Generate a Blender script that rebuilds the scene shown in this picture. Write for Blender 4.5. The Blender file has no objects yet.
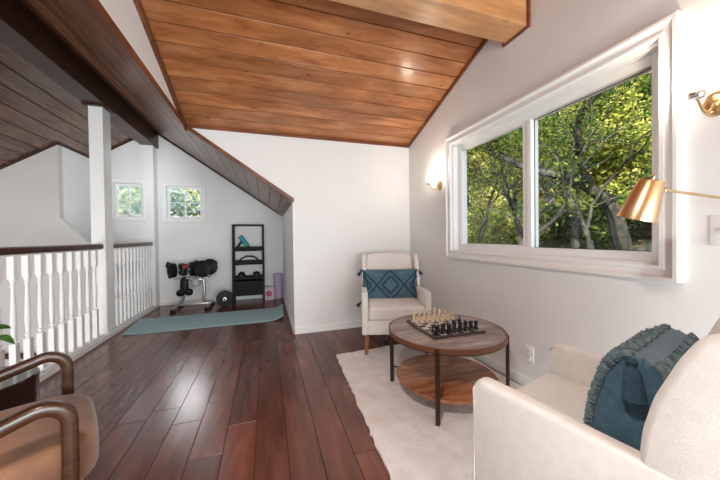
import bpy, bmesh, math, random
from mathutils import Vector, Matrix
S = bpy.context.scene
COL = S.collection
PI = math.pi
H = 1.15
# ------------------------------------------------------------------ camera
def basis():
    f, yaw, pit, roll = 287.0, math.radians(18.037), math.radians(-.696), math.radians(-.774)
    fw = Vector((math.sin(yaw)*math.cos(pit), math.cos(yaw)*math.cos(pit), math.sin(pit)))
    r = Vector((math.cos(yaw), -math.sin(yaw), 0)); u = r.cross(fw)
    r2 = r*math.cos(roll)+u*math.sin(roll); u2 = -r*math.sin(roll)+u*math.cos(roll)
    return f, r2, u2, fw
f_px, cr, cu, cf = basis()
cd = bpy.data.cameras.new('camera'); cam = bpy.data.objects.new('camera', cd); COL.objects.link(cam)
cd.sensor_width = 36; cd.lens = f_px/720*36; cd.clip_start = .02; cd.clip_end = 200
M = Matrix((cr, cu, -cf)).transposed().to_4x4(); M.translation = (0, 0, H)
cam.matrix_world = M
S.camera = cam
# ------------------------------------------------------------------ exposure, world, sun, large lights
S.view_settings.view_transform = 'Standard'; S.view_settings.look = 'None'
S.view_settings.gamma = 1; S.view_settings.use_curve_mapping = False
S.view_settings.exposure = 0.14
W = bpy.data.worlds.new('world'); S.world = W; W.use_nodes = True
nt = W.node_tree; bg = nt.nodes['Background']
sky = nt.nodes.new('ShaderNodeTexSky'); sky.sky_type = 'NISHITA'; sky.sun_disc = False
sky.sun_elevation = math.radians(48); sky.sun_rotation = math.radians(230); sky.dust_density = 2
nt.links.new(sky.outputs[0], bg.inputs[0]); bg.inputs[1].default_value = .42
def light(name, kind, loc, energy, color=(1, 1, 1), size=None, size_y=None, to=None):
    l = bpy.data.lights.new(name, kind); l.energy = energy; l.color = color
    o = bpy.data.objects.new(name, l); COL.objects.link(o); o.location = loc
    if kind == 'AREA':
        l.size = size
        if size_y: l.shape = 'RECTANGLE'; l.size_y = size_y
    elif kind == 'POINT': l.shadow_soft_size = size or .03
    if to is not None:
        o.rotation_euler = (Vector(to)-Vector(loc)).to_track_quat('-Z', 'Y').to_euler()
    return o
sun = light('sun', 'SUN', (0, 0, 10), 12.0, (1, .94, .82), to=(3.2, 3.4, 5.2)); sun.data.angle = math.radians(1.5)
light('rear_fill_light', 'AREA', (.2, -3.9, 1.45), 330, (.88, .975, 1), 3.2, 2.2, (.3, 3, 1.35))  # added fill behind the camera; the rear wall has no window
light('ceiling_light', 'AREA', (-.35, .1, 2.30), 34, (1, .95, .9), .25, .25, (-.35, .3, 0))
light('bounce_fill_light', 'AREA', (1.0, -1.7, .8), 85, (.89, .98, 1), 1.8, 1.4, (-.8, 2.0, 2.9))  # added uplight to brighten the ceiling and cheek wall, not a fixture
light('stair_side_fill_light', 'AREA', (-1.35, 4.9, 2.3), 4, (.95, .98, 1), .2, .2, (-2.6, 5.25, 1.7))  # invented fill aimed at the stair side wall; no spot lamp there
light('stairwell_fill_light', 'AREA', (-3.1, 1.6, -.5), 42, (.97, .98, 1), 1.8, 1.6, (-2.9, 4.8, -.4))  # added fill that lifts the void behind the balusters, no real lamp
light('nook_fill_light', 'AREA', (-.75, 4.4, 1.95), 2, (.95, .98, 1), .3, .3, (-.75, 4.7, 0))  # extra fill for the nook, not a lamp of the room

light('floor_sheen_light', 'AREA', (-1.75, 7.3, 2.75), 90, (.97, .99, 1), 1.6, 1.0, (-.6, 2.3, 0))  # added area light outside the nook window, makes the sheen on the floor

# ------------------------------------------------------------------ materials
def mat(name, col=(.8, .8, .8), rough=.5, metal=0, **kw):
    m = bpy.data.materials.new(name); m.use_nodes = True
    b = m.node_tree.nodes['Principled BSDF']
    b.inputs['Base Color'].default_value = (*col, 1); b.inputs['Roughness'].default_value = rough
    b.inputs['Metallic'].default_value = metal
    for k, v in kw.items(): b.inputs[k.replace('_', ' ')].default_value = v
    return m
def N(m, t, **kw):
    n = m.node_tree.nodes.new(t)
    for k, v in kw.items(): setattr(n, k, v)
    return n
def noisy(name, c1, c2, scale=8, rough=.6, bump=0.0, bscale=None, metal=0, detail=4, stretch=(1, 1, 1), **kw):
    m = mat(name, c1, rough, metal, **kw); L = m.node_tree.links; b = m.node_tree.nodes['Principled BSDF']
    tc = N(m, 'ShaderNodeTexCoord'); mp = N(m, 'ShaderNodeMapping'); mp.inputs['Scale'].default_value = stretch
    L.new(tc.outputs['Object'], mp.inputs[0])
    n = N(m, 'ShaderNodeTexNoise'); n.inputs['Scale'].default_value = scale; n.inputs['Detail'].default_value = detail
    L.new(mp.outputs[0], n.inputs['Vector'])
    r = N(m, 'ShaderNodeValToRGB'); r.color_ramp.elements[0].position = .35; r.color_ramp.elements[1].position = .65
    r.color_ramp.elements[0].color = (*c1, 1); r.color_ramp.elements[1].color = (*c2, 1)
    L.new(n.outputs[0], r.inputs[0]); L.new(r.outputs[0], b.inputs['Base Color'])
    if bump:
        n2 = N(m, 'ShaderNodeTexNoise'); n2.inputs['Scale'].default_value = bscale or scale*6; n2.inputs['Detail'].default_value = 3
        L.new(mp.outputs[0], n2.inputs['Vector'])
        bp = N(m, 'ShaderNodeBump'); bp.inputs['Strength'].default_value = bump; bp.inputs['Distance'].default_value = .01
        L.new(n2.outputs[0], bp.inputs['Height']); L.new(bp.outputs[0], b.inputs['Normal'])
    return m
def wood(name, dark, mid, light_, axis='Y', rough=.35, scale=3, ratio=14, knots=0, bump=.15, vary=.35, scrape=0, **kw):
    m = mat(name, mid, rough, 0, **kw); L = m.node_tree.links; b = m.node_tree.nodes['Principled BSDF']
    tc = N(m, 'ShaderNodeTexCoord'); geo = N(m, 'ShaderNodeNewGeometry')
    off = N(m, 'ShaderNodeVectorMath', operation='SCALE'); off.inputs[0].default_value = (37, 53, 71)
    L.new(geo.outputs['Random Per Island'], off.inputs['Scale'])
    add = N(m, 'ShaderNodeVectorMath', operation='ADD'); L.new(tc.outputs['Object'], add.inputs[0]); L.new(off.outputs[0], add.inputs[1])
    mp = N(m, 'ShaderNodeMapping'); sc = [ratio]*3; sc['XYZ'.index(axis)] = 1; mp.inputs['Scale'].default_value = sc
    L.new(add.outputs[0], mp.inputs[0])
    n = N(m, 'ShaderNodeTexNoise'); n.inputs['Scale'].default_value = scale; n.inputs['Detail'].default_value = 7; n.inputs['Roughness'].default_value = .62; n.inputs['Distortion'].default_value = .6
    L.new(mp.outputs[0], n.inputs['Vector'])
    r = N(m, 'ShaderNodeValToRGB'); e = r.color_ramp.elements
    e[0].position = .28; e[0].color = (*dark, 1); e[1].position = .72; e[1].color = (*light_, 1)
    x = e.new(.5); x.color = (*mid, 1)
    L.new(n.outputs[0], r.inputs[0])
    hsv = N(m, 'ShaderNodeHueSaturation'); mr = N(m, 'ShaderNodeMapRange')
    mr.inputs['To Min'].default_value = 1-vary; mr.inputs['To Max'].default_value = 1+vary
    L.new(geo.outputs['Random Per Island'], mr.inputs['Value']); L.new(mr.outputs[0], hsv.inputs['Value']); L.new(r.outputs[0], hsv.inputs['Color'])
    out = hsv.outputs[0]
    # large blotches of stain
    n3 = N(m, 'ShaderNodeTexNoise'); n3.inputs['Scale'].default_value = 2.2; n3.inputs['Detail'].default_value = 2
    mp3 = N(m, 'ShaderNodeMapping'); sc3 = [2.2]*3; sc3['XYZ'.index(axis)] = 1; mp3.inputs['Scale'].default_value = sc3
    L.new(add.outputs[0], mp3.inputs[0]); L.new(mp3.outputs[0], n3.inputs['Vector'])
    mr3 = N(m, 'ShaderNodeMapRange'); mr3.inputs['From Min'].default_value = .3; mr3.inputs['From Max'].default_value = .7
    mr3.inputs['To Min'].default_value = .78; mr3.inputs['To Max'].default_value = 1.22
    h3 = N(m, 'ShaderNodeHueSaturation'); L.new(n3.outputs[0], mr3.inputs['Value']); L.new(mr3.outputs[0], h3.inputs['Value']); L.new(out, h3.inputs['Color'])
    out = h3.outputs[0]
    if knots:
        v = N(m, 'ShaderNodeTexVoronoi'); v.inputs['Scale'].default_value = knots
        mpk = N(m, 'ShaderNodeMapping'); sk = [1.6]*3; sk['XYZ'.index(axis)] = 1; mpk.inputs['Scale'].default_value = sk
        L.new(add.outputs[0], mpk.inputs[0]); L.new(mpk.outputs[0], v.inputs['Vector'])
        mk = N(m, 'ShaderNodeMapRange'); mk.inputs['From Min'].default_value = .03; mk.inputs['From Max'].default_value = .1
        L.new(v.outputs['Distance'], mk.inputs['Value'])
        mx = N(m, 'ShaderNodeMix', data_type='RGBA'); mx.inputs[6].default_value = (dark[0]*.45, dark[1]*.4, dark[2]*.4, 1)
        L.new(mk.outputs[0], mx.inputs[0]); L.new(out, mx.inputs[7]); out = mx.outputs[2]
    L.new(out, b.inputs['Base Color'])
    bp = N(m, 'ShaderNodeBump'); bp.inputs['Strength'].default_value = bump; bp.inputs['Distance'].default_value = .004
    L.new(n.outputs[0], bp.inputs['Height']); last = bp
    if scrape:
        n2 = N(m, 'ShaderNodeTexNoise'); n2.inputs['Scale'].default_value = 5; n2.inputs['Detail'].default_value = 1.5
        mp2 = N(m, 'ShaderNodeMapping'); s2 = [5]*3; s2['XYZ'.index(axis)] = 1.3; mp2.inputs['Scale'].default_value = s2
        L.new(add.outputs[0], mp2.inputs[0]); L.new(mp2.outputs[0], n2.inputs['Vector'])
        b2 = N(m, 'ShaderNodeBump'); b2.inputs['Strength'].default_value = scrape; b2.inputs['Distance'].default_value = .012
        L.new(n2.outputs[0], b2.inputs['Height']); L.new(bp.outputs[0], b2.inputs['Normal']); last = b2
    L.new(last.outputs[0], b.inputs['Normal'])
    return m
def emit(name, col, s):
    m = mat(name, col); b = m.node_tree.nodes['Principled BSDF']
    b.inputs['Emission Color'].default_value = (*col, 1); b.inputs['Emission Strength'].default_value = s; return m
WHITE = noisy('white_paint', (.83, .83, .83), (.85, .85, .85), 3, .55, .04, 90)
TRIMW = mat('white_trim', (.88, .88, .875), .6)
VINYL = mat('white_vinyl', (.85, .86, .85), .3)
FLOORW = wood('floor_wood', (.074, .020, .012), (.128, .039, .023), (.18, .062, .038), 'Y', .25, 2.0, 8, 0, .04, .22, .05)
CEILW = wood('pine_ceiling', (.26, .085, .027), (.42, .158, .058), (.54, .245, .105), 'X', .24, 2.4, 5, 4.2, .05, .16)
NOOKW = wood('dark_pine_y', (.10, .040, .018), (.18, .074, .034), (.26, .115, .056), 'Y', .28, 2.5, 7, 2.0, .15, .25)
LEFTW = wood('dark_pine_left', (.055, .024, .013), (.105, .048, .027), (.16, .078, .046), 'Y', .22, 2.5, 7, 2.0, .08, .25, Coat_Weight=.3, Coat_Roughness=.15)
BEAMW = wood('dark_beam', (.020, .007, .003), (.036, .012, .005), (.06, .022, .009), 'Y', .4, 3, 12, 0, .2, .1)
RIDGEW = wood('ridge_beam_wood', (.42, .19, .075), (.54, .27, .115), (.64, .36, .17), 'X', .32, 2, 12, 1.6, .1, .1)
TRIMB = wood('brown_trim', (.09, .025, .011), (.17, .052, .022), (.25, .085, .038), 'Y', .35, 3, 12, 0, .1, .15)
TRIMX = wood('brown_trim_x', (.09, .025, .011), (.17, .052, .022), (.25, .085, .038), 'X', .35, 3, 12, 0, .1, .15)
HANDR = wood('handrail_wood', (.030, .006, .004), (.065, .015, .010), (.10, .028, .018), 'Y', .3, 3, 12, 0, .05, .1)
LINEN = noisy('cream_linen', (.78, .745, .70), (.83, .795, .75), 30, .85, .25, 420, Sheen_Weight=.3)
LEGW = wood('chair_leg_wood', (.12, .045, .02), (.22, .085, .04), (.32, .14, .07), 'Z', .4, 4, 10)
ARMW = wood('walnut_arm', (.022, .009, .005), (.045, .017, .008), (.075, .028, .013), 'X', .25, 4, 10, 0, .03, .1)
VELVET = noisy('tan_velvet', (.10, .040, .020), (.31, .140, .070), 3.6, .8, .25, 30, Sheen_Weight=.25)
TEAL = noisy('teal_cotton', (.040, .105, .155), (.07, .15, .21), 30, .9, .4, 260, Sheen_Weight=.3)
TEALB = noisy('light_teal_cotton', (.060, .135, .185), (.10, .19, .25), 30, .9, .4, 260)
TEALD = noisy('teal_tuft', (.020, .058, .09), (.04, .09, .13), 60, .95, .6, 300)
TEALG = noisy('grey_teal_yarn', (.09, .15, .17), (.20, .28, .30), 60, .95, .7, 300)
TABLEW = wood('rustic_table_wood', (.13, .09, .075), (.33, .26, .23), (.55, .47, .43), 'X', .36, 4, 5, 0, .25, .0)
SHELFW = wood('rustic_shelf_wood', (.15, .05, .022), (.34, .13, .058), (.52, .25, .13), 'X', .27, 3.5, 7, 0, .25, .2)
RIMW = mat('copper_brown_edge', (.17, .065, .03), .4)
IRON = mat('dark_bronze', (.050, .028, .020), .42, .5)
BRASS = noisy('brushed_brass', (.74, .48, .27), (.80, .54, .31), 20, .30, .0, metal=1, stretch=(1, 1, 1))
BRASSA = mat('aged_brass', (.52, .36, .19), .35, 1)
CHROME = mat('brushed_nickel', (.6, .58, .55), .25, 1)
RUG = noisy('pale_rug', (.78, .72, .70), (.88, .84, .82), 7, .97, .6, 120)
MATB = noisy('blue_mat', (.30, .44, .47), (.36, .51, .54), 40, .85, .2, 200)
BLACK = mat('black_plastic', (.006, .006, .007), .5, Specular_IOR_Level=.3)
BLACKM = mat('black_metal', (.005, .005, .006), .6, 0, Specular_IOR_Level=.3)
DGREY = mat('charcoal_drawer', (.010, .011, .014), .7, Specular_IOR_Level=.3)
SILVER = mat('silver_frame', (.42, .42, .42), .35, .8)
TEALP = mat('teal_plastic', (.0, .28, .30), .35)
RED = mat('red_plastic', (.5, .02, .02), .4)
LILAC = noisy('lilac_foam', (.50, .40, .56), (.56, .46, .62), 30, .8, .1)
BOXW = mat('pale_pink_carton', (.66, .56, .60), .6)
PINK = mat('magenta_print', (.55, .08, .25), .6)
IVORY = mat('ivory_chess', (.72, .60, .42), .35)
EBONY = mat('black_chess', (.010, .010, .012), .22)
LACQ = mat('dark_lacquer', (.016, .008, .007), .12, Coat_Weight=.6)
CERAM = mat('white_ceramic', (.75, .75, .73), .25)
SOIL = noisy('soil', (.02, .012, .008), (.05, .03, .02), 60, .95, .5)
LEAFM = noisy('houseplant_leaf', (.035, .13, .018), (.07, .20, .03), 12, .4, .1)
STEMM = mat('plant_stem', (.06, .14, .03), .5)
BOARDB = mat('board_border', (.06, .045, .04), .25)
def board_mat():
    m = mat('chess_squares', (1, 1, 1), .15); L = m.node_tree.links; b = m.node_tree.nodes['Principled BSDF']
    tc = N(m, 'ShaderNodeTexCoord'); c = N(m, 'ShaderNodeTexChecker'); c.inputs['Scale'].default_value = 1/.045
    c.inputs[1].default_value = (.62, .57, .52, 1); c.inputs[2].default_value = (.05, .04, .04, 1)
    L.new(tc.outputs['Object'], c.inputs[0]); L.new(c.outputs[0], b.inputs[0]); return m
CHECK = board_mat()
def glass_mat(name, tint=(1, 1, 1), refl=.08):
    m = bpy.data.materials.new(name); m.use_nodes = True; t = m.node_tree; t.nodes.clear()
    o = t.nodes.new('ShaderNodeOutputMaterial'); mx = t.nodes.new('ShaderNodeMixShader')
    a = t.nodes.new('ShaderNodeBsdfTransparent'); a.inputs[0].default_value = (*tint, 1)
    g = t.nodes.new('ShaderNodeBsdfGlossy'); g.inputs['Roughness'].default_value = .02
    lw = t.nodes.new('ShaderNodeLayerWeight'); pw = t.nodes.new('ShaderNodeMath'); pw.operation = 'POWER'; pw.inputs[1].default_value = 4
    mr = t.nodes.new('ShaderNodeMapRange'); mr.inputs['To Min'].default_value = .02; mr.inputs['To Max'].default_value = .5
    t.links.new(lw.outputs['Facing'], pw.inputs[0]); t.links.new(pw.outputs[0], mr.inputs['Value']); t.links.new(mr.outputs[0], mx.inputs[0]); t.links.new(a.outputs[0], mx.inputs[1]); t.links.new(g.outputs[0], mx.inputs[2])
    t.links.new(mx.outputs[0], o.inputs[0]); return m
GLASS = glass_mat('window_glass')
FROST = mat('obscured_glass', (.86, .95, .96), .12, 0, Transmission_Weight=.92, IOR=1.2)
CUPG = mat('frosted_cup_glass', (1, .96, .9), .25, Transmission_Weight=.8)
BULB = emit('lit_bulb', (1, .86, .66), 70)
def leaf_mat(name, cols, trans=.45):
    m = bpy.data.materials.new(name); m.use_nodes = True; t = m.node_tree; t.nodes.clear()
    o = t.nodes.new('ShaderNodeOutputMaterial'); mx = t.nodes.new('ShaderNodeMixShader'); mx.inputs[0].default_value = trans
    d = t.nodes.new('ShaderNodeBsdfDiffuse'); tr = t.nodes.new('ShaderNodeBsdfTranslucent')
    g = t.nodes.new('ShaderNodeNewGeometry'); r = t.nodes.new('ShaderNodeValToRGB')
    e = r.color_ramp.elements; e[0].color = (*cols[0], 1); e[1].color = (*cols[-1], 1)
    for i, c in enumerate(cols[1:-1]): x = e.new((i+1)/(len(cols)-1)); x.color = (*c, 1)
    t.links.new(g.outputs['Random Per Island'], r.inputs[0])
    t.links.new(r.outputs[0], d.inputs[0]); t.links.new(r.outputs[0], tr.inputs[0])
    t.links.new(d.outputs[0], mx.inputs[1]); t.links.new(tr.outputs[0], mx.inputs[2]); t.links.new(mx.outputs[0], o.inputs[0]); return m
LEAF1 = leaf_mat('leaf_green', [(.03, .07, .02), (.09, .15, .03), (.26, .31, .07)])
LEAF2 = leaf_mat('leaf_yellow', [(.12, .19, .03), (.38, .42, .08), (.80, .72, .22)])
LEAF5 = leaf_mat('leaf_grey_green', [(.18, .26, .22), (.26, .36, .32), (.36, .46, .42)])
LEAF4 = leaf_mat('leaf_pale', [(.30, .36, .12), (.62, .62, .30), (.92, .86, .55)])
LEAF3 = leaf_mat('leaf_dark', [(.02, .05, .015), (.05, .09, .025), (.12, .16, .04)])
BARK = noisy('grey_bark', (.022, .022, .018), (.10, .097, .08), 10, .9, .8, 30, stretch=(1, 1, .25))
DIRT = noisy('hillside_litter', (.030, .026, .015), (.13, .10, .06), 2.4, .95, .8, 14, detail=8)

# ------------------------------------------------------------------ mesh helpers
def BM(): return bmesh.new()
def finish(name, bm, m, parent=None, smooth=True, kind=None):
    bmesh.ops.recalc_face_normals(bm, faces=bm.faces)
    me = bpy.data.meshes.new(name); bm.to_mesh(me); bm.free()
    ms = m if isinstance(m, (list, tuple)) else [m]
    for q in ms: me.materials.append(q)
    if smooth:
        me.polygons.foreach_set('use_smooth', [True]*len(me.polygons))
        try: me.set_sharp_from_angle(angle=math.radians(35))
        except Exception: pass
    o = bpy.data.objects.new(name, me); COL.objects.link(o)
    if parent is not None: o.parent = parent
    if kind: o['kind'] = kind
    return o
def struct(name, bm, m, parent=None, smooth=False):
    return finish(name, bm, m, parent, smooth, None if parent else 'structure')
def thing(name, label, cat, loc=(0, 0, 0), rz=0, group=None):
    o = bpy.data.objects.new(name, None); COL.objects.link(o); o.empty_display_size = .1
    o.location = loc; o.rotation_euler = (0, 0, rz)
    o['label'] = label; o['category'] = cat
    if group: o['group'] = group
    return o
def tag(o, label, cat, group=None):
    o['label'] = label; o['category'] = cat
    if group: o['group'] = group
    return o
def box(bm, x0, x1, y0, y1, z0, z1, bev=0, seg=2, mi=0, xf=None):
    vs = [bm.verts.new((x, y, z)) for x in (x0, x1) for y in (y0, y1) for z in (z0, z1)]
    fs = []
    for q in ((0, 1, 3, 2), (4, 6, 7, 5), (0, 4, 5, 1), (2, 3, 7, 6), (0, 2, 6, 4), (1, 5, 7, 3)):
        fc = bm.faces.new([vs[i] for i in q]); fc.material_index = mi; fs.append(fc)
    bmesh.ops.recalc_face_normals(bm, faces=fs)
    if xf is not None:
        for v in vs: v.co = xf @ v.co
    if bev:
        es = list({e for fc in fs for e in fc.edges})
        bmesh.ops.bevel(bm, geom=es, offset=bev, segments=seg, affect='EDGES', profile=.5, material=mi)
def poly(bm, pts, vec, bev=0, seg=2):
    """prism: polygon pts extruded by vec"""
    vec = Vector(vec); a = [bm.verts.new(p) for p in pts]; b = [bm.verts.new(Vector(p)+vec) for p in pts]
    n = len(pts); fs = [bm.faces.new(a), bm.faces.new(b[::-1])]
    for i in range(n): fs.append(bm.faces.new((a[i], b[i], b[(i+1) % n], a[(i+1) % n])))
    bmesh.ops.recalc_face_normals(bm, faces=fs)
    if bev:
        bmesh.ops.bevel(bm, geom=list({e for fc in fs for e in fc.edges}), offset=bev, segments=seg, affect='EDGES', profile=.5)
def tube(bm, pts, rad, n=10, closed=False, caps=True):
    pts = [Vector(p) for p in pts]; m = len(pts)
    rr = rad if isinstance(rad, (list, tuple)) else [rad]*m
    rings = []; up = None
    for i, p in enumerate(pts):
        a = pts[(i-1) % m] if (closed or i > 0) else p; b = pts[(i+1) % m] if (closed or i < m-1) else p
        t = (b-a).normalized()
        if up is None:
            up = Vector((0, 0, 1)) if abs(t.z) < .9 else Vector((1, 0, 0))
        x = (up-t*up.dot(t))
        x = x.normalized() if x.length > 1e-6 else t.orthogonal().normalized()
        up = x; y = t.cross(x)
        rings.append([bm.verts.new(p+(x*math.cos(2*PI*k/n)+y*math.sin(2*PI*k/n))*rr[i]) for k in range(n)])
    for i in range(m if closed else m-1):
        A = rings[i]; B = rings[(i+1) % m]
        for k in range(n): bm.faces.new((A[k], A[(k+1) % n], B[(k+1) % n], B[k]))
    if caps and not closed:
        bm.faces.new(rings[0][::-1]); bm.faces.new(rings[-1])
def lathe(bm, prof, n=20, c=(0, 0, 0), xf=None, mi=0):
    """profile list of (r,z)"""
    closed = len(prof) > 3 and prof[0] == prof[-1] and prof[0][0] > 1e-5
    if closed: prof = prof[:-1]
    c = Vector(c); rings = []
    for r, z in prof:
        if r < 1e-5:
            p = Vector((0, 0, z)); p = (xf @ p if xf is not None else p)+c; rings.append([bm.verts.new(p)])
        else:
            ring = []
            for k in range(n):
                p = Vector((r*math.cos(2*PI*k/n), r*math.sin(2*PI*k/n), z)); p = (xf @ p if xf is not None else p)+c; ring.append(bm.verts.new(p))
            rings.append(ring)
    for A, B in zip(rings, rings[1:]+(rings[:1] if closed else [])):
        if len(A) == 1 and len(B) == 1: continue
        for k in range(n):
            k2 = (k+1) % n
            if len(A) == 1: fc = bm.faces.new((A[0], B[k2], B[k]))
            elif len(B) == 1: fc = bm.faces.new((A[k], A[k2], B[0]))
            else: fc = bm.faces.new((A[k], A[k2], B[k2], B[k]))
            fc.material_index = mi
    if closed: return
    if len(rings[0]) > 1: bm.faces.new(rings[0][::-1]).material_index = mi
    if len(rings[-1]) > 1: bm.faces.new(rings[-1]).material_index = mi
def rot_to(d): return Vector((0, 0, 1)).rotation_difference(Vector(d).normalized()).to_matrix()
def superbox(bm, c, hx, hy, hz, p=4, nu=28, nv=16, rot=None, crown=0):
    """soft cushion: superellipsoid"""
    def sg(a, e): return math.copysign(abs(a)**e, a)
    e = 2/p; rows = []
    for j in range(nv+1):
        v = -PI/2+PI*j/nv; row = []
        for i in range(nu):
            u = 2*PI*i/nu
            q = Vector((hx*sg(math.cos(v), e)*sg(math.cos(u), e), hy*sg(math.cos(v), e)*sg(math.sin(u), e), hz*sg(math.sin(v), e)))
            if crown and q.z > 0: q.z += crown*(1-(q.x/hx)**2)*(1-(q.y/hy)**2)
            if rot is not None: q = rot @ q
            row.append(q+Vector(c))
        rows.append(row)
    V = [[bm.verts.new(rows[0][0])]]+[[bm.verts.new(q) for q in r] for r in rows[1:-1]]+[[bm.verts.new(rows[-1][0])]]
    for A, B in zip(V, V[1:]):
        for k in range(nu):
            k2 = (k+1) % nu
            if len(A) == 1: bm.faces.new((A[0], B[k2], B[k]))
            elif len(B) == 1: bm.faces.new((A[k], A[k2], B[0]))
            else: bm.faces.new((A[k], A[k2], B[k2], B[k]))
def boards(bm, O, u, v, n, L, Wd, bw, gap=.003, th=.02, seglen=None, seed=1, v0=0, bev=.002):
    """planks running along u, stacked along v; visible face towards -n side is at O plane"""
    rnd = random.Random(seed); O = Vector(O); u = Vector(u).normalized(); v = Vector(v).normalized(); n = Vector(n).normalized()
    a = v0
    while a < Wd-1e-4:
        lo = max(a, 0); hi = min(a+bw, Wd)
        if hi-lo > .004:
            cuts = [0.0]
            if seglen:
                s = -rnd.uniform(0, seglen[1])
                while s < L:
                    if s > .05: cuts.append(s)
                    s += rnd.uniform(*seglen)
            cuts.append(L)
            for s0, s1 in zip(cuts, cuts[1:]):
                if s1-s0 < .02: continue
                g = gap/2
                def P(a_, b_, d): return O+u*a_+v*b_+n*d
                outer = [(s0+g, lo+g), (s1-g, lo+g), (s1-g, hi-g), (s0+g, hi-g)]
                inner = [(s0+g+bev, lo+g+bev), (s1-g-bev, lo+g+bev), (s1-g-bev, hi-g-bev), (s0+g+bev, hi-g-bev)]
                f0 = [bm.verts.new(P(x, y, 0)) for x, y in inner]; f1 = [bm.verts.new(P(x, y, bev)) for x, y in outer]; f2 = [bm.verts.new(P(x, y, th)) for x, y in outer]
                bm.faces.new(f0)
                for A, B in ((f0, f1), (f1, f2)):
                    for k in range(4): bm.faces.new((A[k], A[(k+1) % 4], B[(k+1) % 4], B[k]))
        a += bw
def colwall(bm, axis, c0, c1, cols):
    """wall slab between c0..c1 on `axis` ('Y': runs along X) built of columns (a0,a1,z0a,z0b,z1a,z1b)"""
    for a0, a1, zba, zbb, zta, ztb in cols:
        if axis == 'Y': poly(bm, [(a0, c0, zba), (a1, c0, zbb), (a1, c0, ztb), (a0, c0, zta)], (0, c1-c0, 0))
        else: poly(bm, [(c0, a0, zba), (c0, a1, zbb), (c0, a1, ztb), (c0, a0, zta)], (c1-c0, 0, 0))
def grid_frame(bm, axis, c0, c1, a0, a1, z0, z1, w, bev=.003):
    """rectangular frame ring of width w, in plane of a wall"""
    for (p0, p1, q0, q1) in ((a0, a0+w, z0, z1), (a1-w, a1, z0, z1), (a0+w, a1-w, z0, z0+w), (a0+w, a1-w, z1-w, z1)):
        if axis == 'X': box(bm, c0, c1, p0, p1, q0, q1, bev)
        else: box(bm, p0, p1, c0, c1, q0, q1, bev)

# ------------------------------------------------------------------ room shell
YB = 3.475; XR = 1.84; XL = -.805; YN = 5.8; XRAIL = -1.77; ZT = 3.45; YR = -4.2
def zmain(y): return 2.36+.34*(YB-y)
def znook(x): return 1.585-.68*(x-.30)
def zleft(x): return 2.80+.64*(x+2.05)
# floor: real planks over a sub floor
bm = BM(); boards(bm, (XRAIL, YR, 0), (0, 1, 0), (1, 0, 0), (0, 0, -1), YN-YR, XR-XRAIL, .1667, .0022, .018, (.55, 1.25), 7, v0=-.14, bev=.0015)
struct('floor', bm, FLOORW, smooth=False)
bm = BM(); box(bm, XRAIL-.02, XR+.15, YR, YN+.15, -.30, -.016); struct('floor_joists', bm, BEAMW)
bm = BM(); box(bm, -4.4, -1.7, YR, 6.2, -2.75, -2.6); struct('floor_lower', bm, FLOORW)
# back wall (with the sloped cut for the nook)
bm = BM()
colwall(bm, 'Y', YB, YB+.12, [(.30, XR+.15, 0, 0, ZT, ZT), (-.805, .30, znook(-.805), znook(.30), ZT, ZT)])
struct('wall_back', bm, WHITE)
bm = BM(); box(bm, .30, .42, YB+.12, YN, 0, 1.62); struct('wall_nook_right', bm, WHITE)
# cheek wall above nook ceiling
bm = BM(); colwall(bm, 'X', XL-.03, XL, [(YR, YB+.1, 2.36, 2.36, ZT, ZT)]); struct('wall_cheek', bm, WHITE)
# right wall with window hole
WY0, WY1, WZ0, WZ1 = .880, 2.535, .985, 2.078
bm = BM(); colwall(bm, 'X', XR, XR+.16, [(YR, WY0, -.3, -.3, ZT, ZT), (WY1, YN+.15, -.3, -.3, ZT, ZT), (WY0, WY1, -.3, -.3, WZ0, WZ0), (WY0, WY1, WZ1, WZ1, ZT, ZT)])
struct('wall_right', bm, WHITE)
# nook back wall with window
N2 = (-1.655, -1.085, 1.50, 2.085)
bm = BM(); a, b_, c, d = N2
colwall(bm, 'Y', YN, YN+.15, [(-1.79, a, -.3, -.3, ZT, ZT), (b_, .42, -.3, -.3, ZT, ZT), (a, b_, -.3, -.3, c, c), (a, b_, d, d, ZT, ZT)])
struct('wall_nook_back', bm, WHITE)
Y1 = 5.62
N1 = (-2.335, -1.925, 1.52, 2.075)
bm = BM(); a, b_, c, d = N1
colwall(bm, 'Y', Y1, Y1+.15, [(-4.35, a, -2.6, -2.6, ZT, ZT), (b_, -1.775, -2.6, -2.6, ZT, ZT), (a, b_, -2.6, -2.6, c, c), (a, b_, d, d, ZT, ZT)])
box(bm, -1.79, -1.775, Y1+.15, YN+.15, -.3, ZT)
struct('wall_stair_end', bm, WHITE)
# stair well walls
TAUPE = noisy('taupe_paint', (.60, .575, .555), (.63, .60, .58), 3, .6, .04, 90)
bm = BM()
colwall(bm, 'Y', 4.85, 4.93, [(-4.2, -2.6, -2.6, -2.6, zleft(-4.2)+.05, zleft(-2.6)+.03), (-2.6, -2.15, -2.6, -2.6, 1.45, .91)])
struct('wall_stair_front', bm, TAUPE)
bm = BM(); box(bm, -2.68, -2.6, 4.93, Y1, 0, zleft(-2.6)+.03); struct('wall_stair_side', bm, WHITE)
bm = BM(); box(bm, -4.35, -4.2, YR, Y1, -2.6, ZT); struct('wall_left', bm, WHITE)
bm = BM(); box(bm, -4.35, XR+.16, YR-.15, YR, -2.7, ZT); struct('wall_rear', bm, WHITE)
bm = BM(); box(bm, -1.95, -1.79, YR, Y1, -2.6, -.32); struct('wall_below_railing', bm, WHITE)
bm = BM(); box(bm, -4.5, XR+.3, YR-.3, YN+.3, ZT, ZT+.12); struct('roof_slab', bm, BEAMW)
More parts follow.
